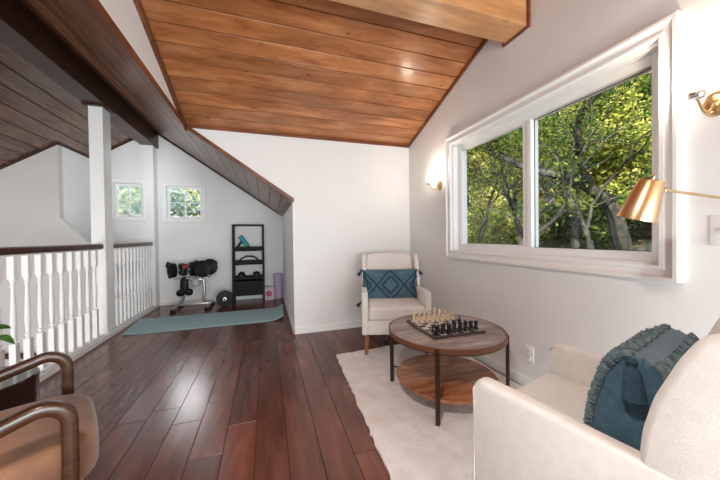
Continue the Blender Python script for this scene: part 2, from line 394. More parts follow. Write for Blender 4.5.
# main ceiling
ca, sa = math.cos(math.atan(.34)), math.sin(math.atan(.34))
yr = 1.72
Lm = (YB-yr)/ca
bm = BM(); boards(bm, (XL, YB, 2.36), (1, 0, 0), (0, -ca, sa), (0, sa, ca), XR-XL, Lm, .15/ca, .010, .02, None, 3, v0=0, bev=.001)
boards(bm, (XL, YR, zmain(yr)-.34*(yr-YR)), (1, 0, 0), (0, ca, sa), (0, -sa, ca), XR-XL, (yr-YR)/ca, .15/ca, .004, .02, None, 4, bev=.0025)
struct('ceiling', bm, CEILW)
bm = BM()
poly(bm, [(XL-.03, YB, 2.36+.03), (XL-.03, yr, zmain(yr)+.03), (XL-.03, YR, zmain(yr)-.34*(yr-YR)+.03), (XL-.03, YR, ZT), (XL-.03, YB, ZT)], (XR-XL+.1, 0, 0))
struct('ceiling_backing', bm, BEAMW)
# nook ceiling
nk = math.atan(.68); cn, sn = math.cos(nk), math.sin(nk)
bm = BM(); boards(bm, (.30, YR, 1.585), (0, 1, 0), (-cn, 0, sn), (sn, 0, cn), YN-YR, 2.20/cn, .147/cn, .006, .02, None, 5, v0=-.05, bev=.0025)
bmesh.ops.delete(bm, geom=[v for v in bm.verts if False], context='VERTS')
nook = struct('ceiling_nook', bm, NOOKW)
# cut nook ceiling nearer than the back wall where x > XL (nothing hangs in the room)
bm = bmesh.new(); bm.from_mesh(nook.data)
res = bmesh.ops.bisect_plane(bm, geom=bm.verts[:]+bm.edges[:]+bm.faces[:], plane_co=(0, YB, 0), plane_no=(0, 1, 0))
res = bmesh.ops.bisect_plane(bm, geom=bm.verts[:]+bm.edges[:]+bm.faces[:], plane_co=(XL-.005, 0, 0), plane_no=(1, 0, 0))
dl = [fc for fc in bm.faces if fc.calc_center_median().y < YB-1e-3 and fc.calc_center_median().x > XL-.004]
bmesh.ops.delete(bm, geom=dl, context='FACES'); bm.to_mesh(nook.data); bm.free()
bm = BM()
poly(bm, [(.42, YB+.12, znook(.42)+.03), (-1.85, YB+.12, znook(-1.85)+.03), (-1.85, YB+.12, ZT), (.42, YB+.12, ZT)], (0, YN-YB-.12, 0))
poly(bm, [(XL-.03, YR, znook(XL-.03)+.03), (-1.85, YR, znook(-1.85)+.03), (-1.85, YR, ZT), (XL-.03, YR, ZT)], (0, YB+.12-YR, 0))
struct('ceiling_nook_backing', bm, BEAMW)
# left ceiling
lk = math.atan(.64); cl, sl = math.cos(lk), math.sin(lk)
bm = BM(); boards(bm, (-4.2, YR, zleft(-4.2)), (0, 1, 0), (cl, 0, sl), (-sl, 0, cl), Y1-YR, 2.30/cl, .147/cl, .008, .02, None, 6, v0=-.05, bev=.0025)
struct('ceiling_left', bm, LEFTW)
bm = BM(); poly(bm, [(-4.2, YR, zleft(-4.2)+.03), (-1.85, YR, zleft(-1.85)+.03), (-1.85, YR, ZT), (-4.2, YR, ZT)], (0, Y1-YR, 0)); struct('ceiling_left_backing', bm, BEAMW)
# beams
bm = BM(); box(bm, -1.95, -1.745, YR, Y1+.0, 2.71, 3.2, .004); box(bm, -1.78, -1.745, Y1, YN, 2.71, 3.2)
tag(struct('ridge_beam', bm, BEAMW), '', ''); o = bpy.data.objects['ridge_beam']; del o['label']; del o['category']
bm = BM(); box(bm, XL+.01, XR, 1.62, 1.825, 2.668, 3.2, .003); struct('ceiling_beam', bm, RIDGEW)
# trims
bm = BM(); box(bm, XR-.018, XR, 1.60, 1.845, 2.652, 3.2); struct('trim_1', bm, TRIMB)
bm = BM(); poly(bm, [(XR-.022, YB, 2.33), (XR-.022, YB, 2.362), (XR-.022, 1.825, zmain(1.825)), (XR-.022, 1.825, zmain(1.825)-.032)], (.022, 0, 0)); struct('trim_2', bm, TRIMB)
bm = BM(); box(bm, XL, XR-.022, YB-.022, YB, 2.33, 2.362); struct('trim_3', bm, TRIMX)
bm = BM(); poly(bm, [(XL, YB, 2.30), (XL, YB, 2.362), (XL, YR+.02, zmain(YR)-.1), (XL, 1.72, zmain(1.72)-.06)][:2]+[(XL, 1.72, zmain(1.72)), (XL, 1.72, zmain(1.72)-.06)], (.025, 0, 0)); struct('trim_4', bm, TRIMB)
# edge board under cheek wall, running along the room, and along the sloped cut
def slope_strip(name, x0, x1, y0, y1, dz0, dz1, m):
    bm = BM(); poly(bm, [(x0, y0, znook(x0)+dz0), (x1, y0, znook(x1)+dz0), (x1, y0, znook(x1)+dz1), (x0, y0, znook(x0)+dz1)], (0, y1-y0, 0)); return struct(name, bm, m)
slope_strip('trim_5', XL-.07, XL+.012, YR, YB, -.012, .045, TRIMB)
slope_strip('trim_6', XL, .315, YB-.02, YB+.06, -.012, .035, TRIMX)
bm = BM(); poly(bm, [(.30, YB-.018, 1.585-.07), (.335, YB-.018, 1.585-.07), (.335, YB-.018, 1.60), (.30, YB-.018, 1.60)], (0, .1, 0)); bm.free()
slope_strip('trim_7', .24, .30, YB+.06, YN, -.03, .0, TRIMB)
bm = BM(); poly(bm, [(-1.78, YN-.015, znook(-1.78)-.03), (.30, YN-.015, znook(.30)-.03), (.30, YN-.015, znook(.3)), (-1.78, YN-.015, znook(-1.78))], (0, .015, 0)); struct('trim_8', bm, BEAMW)
bm = BM(); poly(bm, [(-2.6, Y1-.015, zleft(-2.6)-.03), (-1.95, Y1-.015, zleft(-1.95)-.03), (-1.95, Y1-.015, zleft(-1.95)), (-2.6, Y1-.015, zleft(-2.6))], (0, .015, 0)); struct('trim_9', bm, BEAMW)
bm = BM(); poly(bm, [(-4.2, 4.835, zleft(-4.2)-.03), (-2.585, 4.835, zleft(-2.585)-.03), (-2.585, 4.835, zleft(-2.585)), (-4.2, 4.835, zleft(-4.2))], (0, .015, 0)); struct('trim_10', bm, BEAMW)
bm = BM(); box(bm, -2.6, -2.585, 4.85, Y1-.015, zleft(-2.6)-.03, zleft(-2.6)); struct('trim_11', bm, BEAMW)
# baseboards
def basebd(name, pts, vec):
    bm = BM(); poly(bm, pts, vec); return struct(name, bm, TRIMW)
hb = .085
basebd('baseboard_back', [(.288, YB-.014, 0), (.288, YB, 0), (.288, YB, hb), (.288, YB-.008, hb), (.288, YB-.014, hb-.012)], (XR-.288, 0, 0))
basebd('baseboard_right', [(XR-.014, YR, 0), (XR, YR, 0), (XR, YR, hb), (XR-.008, YR, hb), (XR-.014, YR, hb-.012)], (0, YB-.014-YR, 0))
basebd('baseboard_nook_right', [(.286, YB-.014, 0), (.30, YB-.014, 0), (.30, YB-.014, hb), (.292, YB-.014, hb), (.286, YB-.014, hb-.012)], (0, YN-YB, 0))
basebd('baseboard_nook_back', [(-1.77, YN-.014, 0), (-1.77, YN, 0), (-1.77, YN, hb), (-1.77, YN-.008, hb), (-1.77, YN-.014, hb-.012)], (2.056, 0, 0))
# ------------------------------------------------------------------ post and railing
bm = BM(); box(bm, -1.92, -1.785, 4.10, 4.28, -.32, 2.70, .004)
box(bm, -1.93, -1.775, 4.09, 4.29, 0, .11, .004)
post = struct('wall_post', bm, TRIMW)
bm = BM(); box(bm, -1.96, -1.75, 4.06, 4.29, 2.69, 2.712); o = finish('post_cap', bm, BEAMW, post, False)
def baluster_mesh():
    bm = BM(); s = .021
    box(bm, -s, s, -s, s, .055, .37, .002, 1); box(bm, -s, s, -s, s, .86, 1.06, .002, 1)
    prof = [(.019, .37), (.013, .378), (.013, .386), (.020, .395), (.020, .405), (.012, .415), (.014, .43), (.0175, .50), (.0185, .54), (.016, .62), (.012, .74), (.0105, .79), (.012, .80), (.017, .81), (.012, .82), (.012, .835), (.018, .845), (.019, .862)]
    lathe(bm, prof, 12)
    me = bpy.data.meshes.new('baluster'); bmesh.ops.recalc_face_normals(bm, faces=bm.faces); bm.to_mesh(me); bm.free(); me.materials.append(TRIMW)
    me.polygons.foreach_set('use_smooth', [True]*len(me.polygons)); me.set_sharp_from_angle(angle=math.radians(35))
    return me
BALM = baluster_mesh()
def railing(y0, y1, ys, label):
    t = thing('stair_railing', label, 'railing', (-1.84, (y0+y1)/2, 0)); ym = (y0+y1)/2
    bm = BM(); pr = [(-.034, 1.050), (-.036, 1.065), (-.034, 1.096), (-.022, 1.106), (.022, 1.106), (.034, 1.096), (.036, 1.065), (.034, 1.050)]
    poly(bm, [(x, y0-ym, z) for x, z in pr], (0, y1-y0, 0)); h = finish('handrail', bm, HANDR, t); h['label'] = 'dark reddish brown wooden handrail'
    bm = BM(); box(bm, -.022, .022, y0-ym, y1-ym, 1.035, 1.052); finish('top_rail', bm, TRIMW, t, False)
    bm = BM(); box(bm, -.03, .03, y0-ym, y1-ym, .0, .055, .003); finish('bottom_rail', bm, TRIMW, t, False)
    for y in ys:
        o = bpy.data.objects.new('baluster', BALM); COL.objects.link(o); o.parent = t; o.location = (0, y-ym, 0)
bm = BM(); box(bm, -1.90, -1.77, YR, Y1, -.32, -.0005); box(bm, -1.783, -1.768, YR, Y1, -.0005, .05)
struct('trim_12', bm, TRIMW)
railing(.2, 4.10, [.295+.1365*i for i in range(28)], 'white turned stair railing in front of the tall white post')
railing(4.28, Y1, [4.35+.110*i for i in range(12)], 'white turned stair railing behind the post, beside the blue mat')
# far stair wall handrail, dark
bm = BM(); tube(bm, [(-4.0, 4.80, -.19), (-3.12, 4.80, -.30), (-2.0, 4.80, -.45)], .035, 10); tag(finish('stair_handrail', bm, HANDR), 'dark handrail low on the stairwell wall, glimpsed between the white balusters', 'handrail')

# ------------------------------------------------------------------ big window
GX = 1.925
w = bpy.data.objects.new('window_1', None); COL.objects.link(w); w['kind'] = 'structure'
def casing(bm, axis, wall, sgn, a0, a1, z0, z1, prof):
    """mitred moulding; prof = (inset, proud) pairs from the outer edge inwards"""
    rings = []
    for ins, pr in prof:
        c = wall+sgn*pr; q = [(a0+ins, z0+ins), (a1-ins, z0+ins), (a1-ins, z1-ins), (a0+ins, z1-ins)]
        rings.append([bm.verts.new((c, p, z) if axis == 'X' else (p, c, z)) for p, z in q])
    for A, B in zip(rings, rings[1:]):
        for k in range(4): bm.faces.new((A[k], A[(k+1) % 4], B[(k+1) % 4], B[k]))
Y0c, Y1c, Z0c, Z1c = .805, 2.615, .915, 2.165
CP = [(0, 0), (0, .034), (.003, .037), (.018, .037), (.022, .030), (.027, .022), (.040, .020), (.052, .019), (.056, .026), (.072, .027), (.0765, .022), (.0765, -.02)]
bm = BM(); casing(bm, 'X', XR, -1, Y0c, Y1c, Z0c, Z1c, CP); finish('window_casing', bm, TRIMW, w, False)
bm = BM()
grid_frame(bm, 'X', XR+.0, XR+.16, WY0-.001, WY1+.001, WZ0-.001, WZ1+.001, .014, .001)
finish('window_jamb', bm, TRIMW, w, False)
bm = BM()
grid_frame(bm, 'X', XR+.055, XR+.13, WY0+.013, WY1-.013, WZ0+.013, WZ1-.013, .052, .003)
box(bm, XR+.055, XR+.13, 1.655, 1.688, WZ0+.066, WZ1-.066, .002)
finish('window_frame', bm, VINYL, w, False)
bm = BM(); grid_frame(bm, 'X', XR+.062, XR+.098, 1.69, WY1-.058, WZ0+.060, WZ1-.060, .020, .003)
box(bm, XR+.064, XR+.097, 1.692, 1.735, WZ0+.081, WZ1-.081, .002)
finish('window_sash', bm, VINYL, w, False)
bm = BM(); box(bm, GX-.002, GX+.002, 1.71, WY1-.06, WZ0+.06, WZ1-.06); finish('window_pane', bm, GLASS, w, False)
bm = BM(); box(bm, GX+.012, GX+.016, WY0+.04, 1.665, WZ0+.04, WZ1-.04); finish('window_pane', bm, GLASS, w, False)
bm = BM(); grid_frame(bm, 'X', GX+.004, GX+.010, WY0+.064, 1.657, WZ0+.064, WZ1-.064, .004, 0); finish('pane_gasket', bm, BLACK, w, False)
# small windows
def small_window(nm, W4, yw, gl):
    a, b_, c, d = W4
    w = bpy.data.objects.new(nm, None); COL.objects.link(w); w['kind'] = 'structure'
    bm = BM(); casing(bm, 'Y', yw, -1, a-.058, b_+.058, c-.058, d+.058, [(0, 0), (0, .014), (.003, .017), (.014, .017), (.018, .010), (.045, .010), (.05, .014), (.058, .014), (.062, .010), (.062, -.02)]); finish('window_casing', bm, TRIMW, w, False)
    bm = BM(); grid_frame(bm, 'Y', yw, yw+.14, a-.001, b_+.001, c-.001, d+.001, .01, .001); finish('window_jamb', bm, TRIMW, w, False)
    bm = BM(); grid_frame(bm, 'Y', yw+.035, yw+.075, a+.01, b_-.01, c+.01, d-.01, .038, .003)
    xm = (a+b_)/2; zm = (c+d)/2
    box(bm, xm-.008, xm+.008, yw+.045, yw+.065, c+.04, d-.04); box(bm, a+.04, b_-.04, yw+.045, yw+.065, zm-.008, zm+.008)
    finish('window_sash', bm, VINYL, w, False)
    bm = BM(); box(bm, a+.04, b_-.04, yw+.066, yw+.070, c+.04, d-.04); finish('window_pane', bm, gl, w, False)
    bm = BM(); box(bm, xm-.03, xm+.03, yw+.02, yw+.036, c+.012, c+.026, .003); tube(bm, [(xm-.01, yw+.02, c+.02), (xm+.03, yw+.005, c+.012)], .004, 6); finish('crank_handle', bm, CHROME, w)
small_window('window_2', N1, Y1, FROST); small_window('window_3', N2, YN, GLASS)

# ------------------------------------------------------------------ outlet and switch
def plate(name, y, z, label, cat, outlet=True):
    t = thing(name, label, cat, (XR, y, z))
    bm = BM(); box(bm, -.006, 0, -.041, .041, -.064, .064, .003); finish('cover_plate', bm, TRIMW, t)
    if outlet:
        for dz in (.025, -.025):
            bm = BM(); box(bm, -.009, -.005, -.017, .017, dz-.016, dz+.016, .004)
            s = finish('socket', bm, TRIMW, t)
            bm = BM(); box(bm, -.0095, -.0088, -.008, -.005, dz-.004, dz+.008); box(bm, -.0095, -.0088, .005, .008, dz-.004, dz+.008); finish('slot', bm, BLACK, s, False)
    else:
        bm = BM(); box(bm, -.018, -.005, -.005, .005, -.004, .014, .002); finish('toggle', bm, TRIMW, t)
plate('wall_outlet', 1.63, .262, 'white wall outlet low on the right wall behind the round table', 'outlet')
plate('light_switch', .675, 1.155, 'white switch plate on the wall right of the big window', 'switch', False)

# ------------------------------------------------------------------ wall sconces
def sconce(y, z, label, e):
    t = thing('wall_sconce', label, 'wall light', (XR, y, z), 0, 'brass wall sconces beside the window')
    ry = Matrix.Rotation(-PI/2, 3, 'Y')
    bm = BM(); sc = Matrix(((1, 0, 0), (0, .72, 0), (0, 0, 1)))
    pr = [(0, .022), (.012, .022), (.018, .014), (.035, .012), (.042, .016), (.050, .010), (.056, .0)]
    lathe(bm, [(r, h) for r, h in pr], 28, xf=Matrix(((0, 0, -1), (0, .75, 0), (1.0, 0, 0)))); finish('back_plate', bm, BRASSA, t)
    bm = BM(); pts = []
    for k in range(15):
        s = k/14; pts.append((-.015-.125*s, 0, -.045*math.sin(PI*min(1, s*1.05))-.003))
    pts.append((-.142, 0, .012)); tube(bm, pts, .005, 8); finish('arm', bm, BRASSA, t)
    bm = BM(); lathe(bm, [(0, -.004), (.010, -.003), (.022, .002), (.027, .012), (.026, .024), (0, .024)], 20, (-.142, 0, .0)); finish('socket', bm, CHROME, t)
    bm = BM()
    lathe(bm, [(.019, .022), (.024, .03), (.031, .05), (.037, .075), (.041, .10), (.039, .10), (.035, .075), (.029, .05), (.021, .032), (.016, .026), (.019, .022)], 24, (-.142, 0, 0)); finish('glass_shade', bm, CUPG, t)
    bm = BM(); lathe(bm, [(0, .024), (.008, .026), (.010, .04), (.015, .055), (.014, .068), (.006, .078), (0, .08)], 14, (-.142, 0, 0)); finish('bulb', bm, BULB, t)
    light('sconce_glow', 'POINT', (XR-.142, y, z+.125), e, (1, .85, .68), .03)
sconce(2.757, 1.705, 'lit brass wall sconce left of the window, above the corner armchair', 5.5)
sconce(.70, 1.700, 'lit brass wall sconce right of the window at the picture edge', 6.5)

# ------------------------------------------------------------------ swing arm wall lamp
t = thing('swing_arm_lamp', 'wall-mounted swing arm lamp with a brushed brass cone shade', 'lamp', (XR, .561, 1.254))
base = Vector((XR, .561, 1.254))
RAY = lambda px, py, k: Vector((0, 0, H))+(cf+cr*((px-360)/287)+cu*((240-py)/287))*k
top = RAY(652, 180, 1.075); bot = RAY(636, 219, 1.115); ax = (top-bot).normalized()
R_ = rot_to(ax); Lh = (top-bot).length
bm = BM(); lathe(bm, [(.078, 0), (.0815, 0), (.0425, Lh), (.034, Lh+.004), (0, Lh+.004), (0, Lh), (.038, Lh-.003), (.078, 0)][:0]+[(.058, .0), (.0605, .0), (.0375, Lh-.004), (.035, Lh), (.031, Lh-.004), (.008, Lh-.005), (.008, Lh-.008), (.033, Lh-.008), (.058, .0)], 48, bot-base, R_)
finish('lamp_shade', bm, BRASS, t)
bm = BM(); tube(bm, [top-base-ax*.006, top-base+ax*.012], .007, 12); tube(bm, [top-base+ax*.012, top-base+ax*.017+Vector((.004, 0, .006))], [.004, .002], 8); finish('finial', bm, BRASSA, t)
att = RAY(664, 190, 1.08)
bm = BM(); tube(bm, [att-base, Vector((-.06, 0, .0)), Vector((-.012, 0, 0))], .0052, 10); finish('arm', bm, BRASSA, t)
bm = BM(); lathe(bm, [(0, -.011), (.008, -.009), (.011, 0), (.008, .009), (0, .011)], 14, att-base); finish('joint', bm, BRASSA, t)
bm = BM(); lathe(bm, [(0, .02), (.012, .02), (.016, .012), (.05, .01), (.055, 0)], 28, xf=Matrix(((0, 0, -1), (0, 1, 0), (1, 0, 0)))); finish('back_plate', bm, BRASSA, t)
bm = BM(); lathe(bm, [(0, -.03), (.02, -.022), (.027, 0), (.02, .022), (.012, .04), (.012, .07), (0, .07)], 16, bot+ax*.06-base, R_); finish('bulb', bm, CERAM, t)

# ------------------------------------------------------------------ rug
def rug():
    bm = BM(); rnd = random.Random(5)
    c = [Vector((.62, 2.70)), Vector((.515, .85)), Vector((.45, -.25)), Vector((1.80, 2.78))]
    nx, ny = 36, 90; V = []
    for j in range(ny+1):
        s = j/ny; row = []
        for i in range(nx+1):
            q = i/nx
            x0 = .62-.055*s*3.0; x1 = 1.80
            x = x0+(x1-x0)*q; y = 2.70+.06*q-s*2.95
            if i == 0: x += rnd.uniform(-.008, .008)
            if j == 0: y += rnd.uniform(-.008, .008)
            z = .012+.002*math.sin(x*41+y*13)+.0015*math.sin(y*57-x*17)+rnd.uniform(-.001, .001)
            row.append(bm.verts.new((x, y, z)))
        V.append(row)
    for j in range(ny):
        for i in range(nx): bm.faces.new((V[j][i], V[j][i+1], V[j+1][i+1], V[j+1][i]))
    r = bmesh.ops.extrude_face_region(bm, geom=bm.faces[:])
    for g in r['geom']:
        if isinstance(g, bmesh.types.BMVert): g.co.z = .001
    return bm
tag(finish('area_rug', rug(), RUG), 'pale cream area rug under the round table and armchairs', 'rug')

# ------------------------------------------------------------------ yoga mat
bm = BM(); n = 60; V0 = []
for i in range(n+1):
    s = i/n; x = -1.66+1.885*s; lift = max(0, (s-.90)/.10); z = .055*lift**1.6; x -= .02*lift**2
    lift2 = max(0, (.06-s)/.06); z += .008*lift2
    V0.append([bm.verts.new((x-.08*q*(1 if s < .5 else 0)*(1-2*s if s < .5 else 0)+.03*q*s, 4.13+.73*q, z+.012)) for q in (0, .25, .5, .75, 1)])
for A, B in zip(V0, V0[1:]):
    for k in range(4): bm.faces.new((A[k], A[k+1], B[k+1], B[k]))
r = bmesh.ops.extrude_face_region(bm, geom=bm.faces[:])
for g in r['geom']:
    if isinstance(g, bmesh.types.BMVert): g.co.z -= .011
tag(finish('exercise_mat', bm, MATB), 'pale blue exercise mat with a curled end on the nook floor', 'mat')

# ------------------------------------------------------------------ armchairs
PU = [2.6, .42]
def pillow_pt(u, v, hx, hy, T):
    a = max(0, 1-abs(u)**PU[0]); b = max(0, 1-abs(v)**2.6)
    pin = 1-.06*(1-abs(u))*0
    return Vector((hx*u*(1-.05*(1-v*v)*abs(u)), hy*v*(1-.06*(1-u*u)*abs(v)), T*a**PU[1]*b**.42))
def pillow_mesh(bm, hx, hy, T, n=26):
    for sgn in (1, -1):
        V = [[bm.verts.new(Vector((1, 1, sgn))*1 if False else (lambda p: (p.x, p.y, p.z*sgn))(pillow_pt(-1+2*i/n, -1+2*j/n, hx, hy, T))) for j in range(n+1)] for i in range(n+1)]
        for i in range(n):
            for j in range(n): bm.faces.new((V[i][j], V[i+1][j], V[i+1][j+1], V[i][j+1]))
    bmesh.ops.remove_doubles(bm, verts=bm.verts[:], dist=.0008)
def tassel(p, d, m, parent, L=.085, r=.022):
    bm = BM(); R = rot_to(d); p = Vector(p)
    lathe(bm, [(0, 0), (r*.45, .004), (r*.6, .014), (r*.35, .024), (r*.75, .04), (r*.95, L*.8), (r, L), (r*.6, L*.98), (0, L*.95)], 10, p, R)
    for k in range(14):
        a = 2*PI*k/14; rr = r*.8
        q0 = R @ Vector((rr*.4*math.cos(a), rr*.4*math.sin(a), .025)); q1 = R @ Vector((rr*1.05*math.cos(a), rr*1.05*math.sin(a), L*(1+.12*math.sin(k*2.3))))
        tube(bm, [p+q0, p+(q0+q1)/2+R @ Vector((.003*math.cos(a), .003*math.sin(a), 0)), p+q1], [.002, .0035, .0025], 5)
    finish('tassel', bm, m, parent)
def lumbar_pillow(name, label, Mx, hx, hy, T, style):
    PU[:] = [2.6, .42] if style == 'diamond' else [10, .30]
    t = thing(name, label, 'pillow'); t.matrix_world = Mx
    bm = BM(); pillow_mesh(bm, hx, hy, T); finish('cushion_cover', bm, TEALB if style == 'diamond' else TEAL, t)
    bm = BM()
    def ln(u0, v0, u1, v1, r=.009, k=22, jit=0):
        pts = []
        for i in range(k+1):
            s = i/k; q = pillow_pt(u0+(u1-u0)*s, v0+(v1-v0)*s, hx, hy, T); q.z += r*.35
            if jit: q += Vector((math.sin(i*2.1)*jit, math.cos(i*1.7)*jit, math.sin(i*3.3)*jit))
            pts.append(q)
        tube(bm, pts, [r*(1+.25*math.sin(i*2.6)) for i in range(k+1)], 7)
    if style == 'diamond':
        for o in (0, .22):
            for cx in (-.94, 0, .94):
                w_ = .47-o*.9; h_ = .92-o*1.8
                if w_ <= 0: continue
                for a, b in (((cx-w_, 0), (cx, h_)), ((cx, h_), (cx+w_, 0)), ((cx+w_, 0), (cx, -h_)), ((cx, -h_), (cx-w_, 0))):
                    if max(abs(a[0]), abs(b[0])) < .95: ln(*a, *b)
        for a in (-1, 1): ln(-.93*a, .9, -.80*a, 0); ln(-.93*a, -.9, -.80*a, 0)
        finish('tufted_pattern', bm, TEALD, t)
        for a in (-1, 1):
            for b in (-1, 1):
                tassel(pillow_pt(.97*a, .93*b, hx, hy, T), (a*.55, (-.85 if b > 0 else -.5), .2), TEALD, t, .07, .018)
    else:
        for uu, rr in ((-.92, .012), (-.62, .013), (-.32, .013), (-.02, .013), (.28, .013), (.60, .013), (.92, .012)):
            ln(uu, -.95, uu, .985, rr, 60, .0015)
            back = [pillow_pt(uu, .985-.55*q/20, hx, hy, T) for q in range(21)]
            tube(bm, [Vector((p.x, p.y, -p.z-rr*.3)) for p in back], rr, 7)
            if uu < .5: ln(uu+.08, -.9, uu+.08, .98, rr*.5, 60, .0012)
        finish('fringe_rows', bm, TEALG, t)
        for a in (-1, 1):
            for b in (-1, 1):
                tassel(pillow_pt(.97*a, .95*b, hx, hy, T), ((a*.2, -1, -.35) if b > 0 else (a*.25, -.25, .9)), TEALG if b < 0 else TEALD, t, .115 if b > 0 else .06, .026)
    return t
def armchair(label, loc, rz):
    t = thing('armchair', label, 'armchair', loc, rz, 'cream upholstered armchairs with wooden legs')
    # local: front -Y. origin at centre of footprint front? origin = centre of the front edge on the floor
    bm = BM(); box(bm, -.275, .275, .01, .68, .195, .335, .012, 3); finish('seat_base', bm, LINEN, t)
    bm = BM(); box(bm, -.268, .268, -.012, .60, .335, .462, .030, 5)
    for v in bm.verts:
        if v.co.z > .44: v.co.z += .014*max(0, 1-(v.co.x/.27)**2)
    finish('seat_cushion', bm, LINEN, t)
    for s in (-1, 1):
        # arm: side profile extruded across its thickness
        pr = [(0, .195), (0, .56)]
        for k in range(7):
            a = PI-k*PI/12*1.0; pr.append((.04+.04*math.cos(a), .56+.04*math.sin(a)))
        pr += [(.20, .595), (.40, .582), (.58, .575), (.70, .575), (.70, .195)]
        x0 = .330 if s > 0 else -.270
        bm = BM(); poly(bm, [(x0, y, z) for y, z in pr], (-.06, 0, 0), .015, 3)
        finish('arm', bm, LINEN, t)
        # piping along the arm top edges
        bm = BM()
        xo = s*.330
        tube(bm, [(xo-s*.006, y-.0, z) for y, z in [(.0015, .21), (.0015, .52)]+[(.04+.04*math.cos(PI-k*PI/12), .545+.04*math.sin(PI-k*PI/12)) for k in range(7)]+[(.2, .581), (.4, .569), (.6, .562)]], .0045, 6)
        finish('piping', bm, LINEN, t)
        # wing
        wp = [(.455, .56), (.462, .65), (.482, .74), (.525, .85), (.555, .905), (.60, .93), (.68, .93), (.735, .89), (.74, .80), (.70, .56)]
        x0 = .325 if s > 0 else -.272
        bm = BM(); poly(bm, [(x0, y, z) for y, z in wp], (-.053, 0, 0), .018, 3); finish('wing', bm, LINEN, t)
    Rb = Matrix.Rotation(math.radians(-13), 3, 'X')
    bm = BM(); superbox(bm, (0, .635, .62), .272, .062, .32, 8, 40, 24, Rb); finish('backrest', bm, LINEN, t)
    bm = BM(); poly(bm, [(-.315, .62, .195), (-.315, .70, .195), (-.315, .757, .87), (-.315, .70, .90), (-.315, .67, .90)], (.63, 0, 0), .015, 3); finish('back_panel', bm, LINEN, t)
    for sx in (-1, 1):
        for yy, lean in ((.045, -.0), (.66, .03)):
            bm = BM(); xx = sx*.285
            vs0 = [(xx-.022, yy-.022, .20), (xx+.022, yy-.022, .20), (xx+.022, yy+.022, .20), (xx-.022, yy+.022, .20)]
            vs1 = [(xx+sx*.006-.015, yy+lean-.015, .0), (xx+sx*.006+.015, yy+lean-.015, 0), (xx+sx*.006+.015, yy+lean+.015, 0), (xx+sx*.006-.015, yy+lean+.015, 0)]
            a = [bm.verts.new(p) for p in vs0]; b = [bm.verts.new(p) for p in vs1]
            bm.faces.new(a); bm.faces.new(b[::-1])
            for k in range(4): bm.faces.new((a[k], b[k], b[(k+1) % 4], a[(k+1) % 4]))
            o = finish('leg', bm, LEGW, t, False); o['label'] = 'tapered brown wooden leg'
    return t
ZR = .015
# back chair: facing direction (-.31,-.95)
angB = math.atan2(-.31, .95)   # local -Y -> world
bk = armchair('cream armchair in the far corner of the room, facing the camera', (1.16, 2.47, ZR), -math.radians(18))
nr = armchair('cream armchair in the right foreground, seen from behind its left arm', (.730+.33*.966, .893+.33*.259, ZR), math.radians(180+15))
def chair_local(ch, x, y, z, rx, rz=0):
    bpy.context.view_layer.update()
    return Matrix.Translation(ch.location) @ Matrix.Rotation(ch.rotation_euler.z, 4, 'Z') @ Matrix.Translation((x, y, z)) @ Matrix.Rotation(rz, 4, 'Z') @ Matrix.Rotation(rx, 4, 'X')
lumbar_pillow('lumbar_pillow', 'teal lumbar pillow with dark tufted diamonds on the corner armchair', chair_local(bk, -.012, .465, .59, math.radians(75)), .325, .185, .07, 'diamond')
lumbar_pillow('lumbar_pillow', 'dark teal fringed pillow with tassels on the foreground armchair', chair_local(nr, -.02, .40, .63, math.radians(76), math.radians(0)), .225, .165, .085, 'fringe')

# ------------------------------------------------------------------ round table
TX, TY, TR, TZ = 1.225, 1.79, .409, .475
t = thing('round_coffee_table', 'round two-tier wooden coffee table with dark metal legs on the rug', 'table', (TX, TY, ZR))
zt = TZ-ZR
bm = BM(); lathe(bm, [(0, zt-.022), (TR-.012, zt-.022), (TR-.012, zt-.002), (TR-.014, zt), (0, zt)], 72); finish('tabletop', bm, TABLEW, t)
bm = BM(); lathe(bm, [(TR-.0115, zt-.03), (TR, zt-.03), (TR, zt+.0005), (TR-.0115, zt+.0005), (TR-.0115, zt-.03)], 72)
finish('table_rim', bm, RIMW, t)
bm = BM(); tube(bm, [((TR-.016)*math.cos(a*2*PI/64), (TR-.016)*math.sin(a*2*PI/64), zt-.034) for a in range(64)], .009, 8, True); finish('support_ring', bm, IRON, t)
zs = .141-ZR; rs = .352
bm = BM(); lathe(bm, [(0, zs-.02), (rs, zs-.02), (rs, zs-.001), (rs-.002, zs), (0, zs)], 64); finish('lower_shelf', bm, SHELFW, t)
for a in (139, 229, 319, 49):
    c_, s_ = math.cos(math.radians(a)), math.sin(math.radians(a)); x, y = (TR-.004)*c_, (TR-.004)*s_
    bm = BM(); xf = Matrix.Translation((x, y, 0)) @ Matrix.Rotation(math.radians(a), 4, 'Z'); box(bm, -.011, .011, -.011, .011, 0, zt-.004, .002, 1, 0, xf)
    lg = finish('leg', bm, IRON, t)
    bm = BM(); tube(bm, [(x, y, zs-.01), ((rs-.004)*c_, (rs-.004)*s_, zs-.01)], .006, 8); finish('shelf_bracket', bm, IRON, lg)
for a in (139, 49):
    c_, s_ = math.cos(math.radians(a)), math.sin(math.radians(a))
    bm = BM(); tube(bm, [((TR-.01)*c_, (TR-.01)*s_, zt-.04), (-(TR-.01)*c_, -(TR-.01)*s_, zt-.04)], .006, 8); finish('cross_bar', bm, IRON, t)

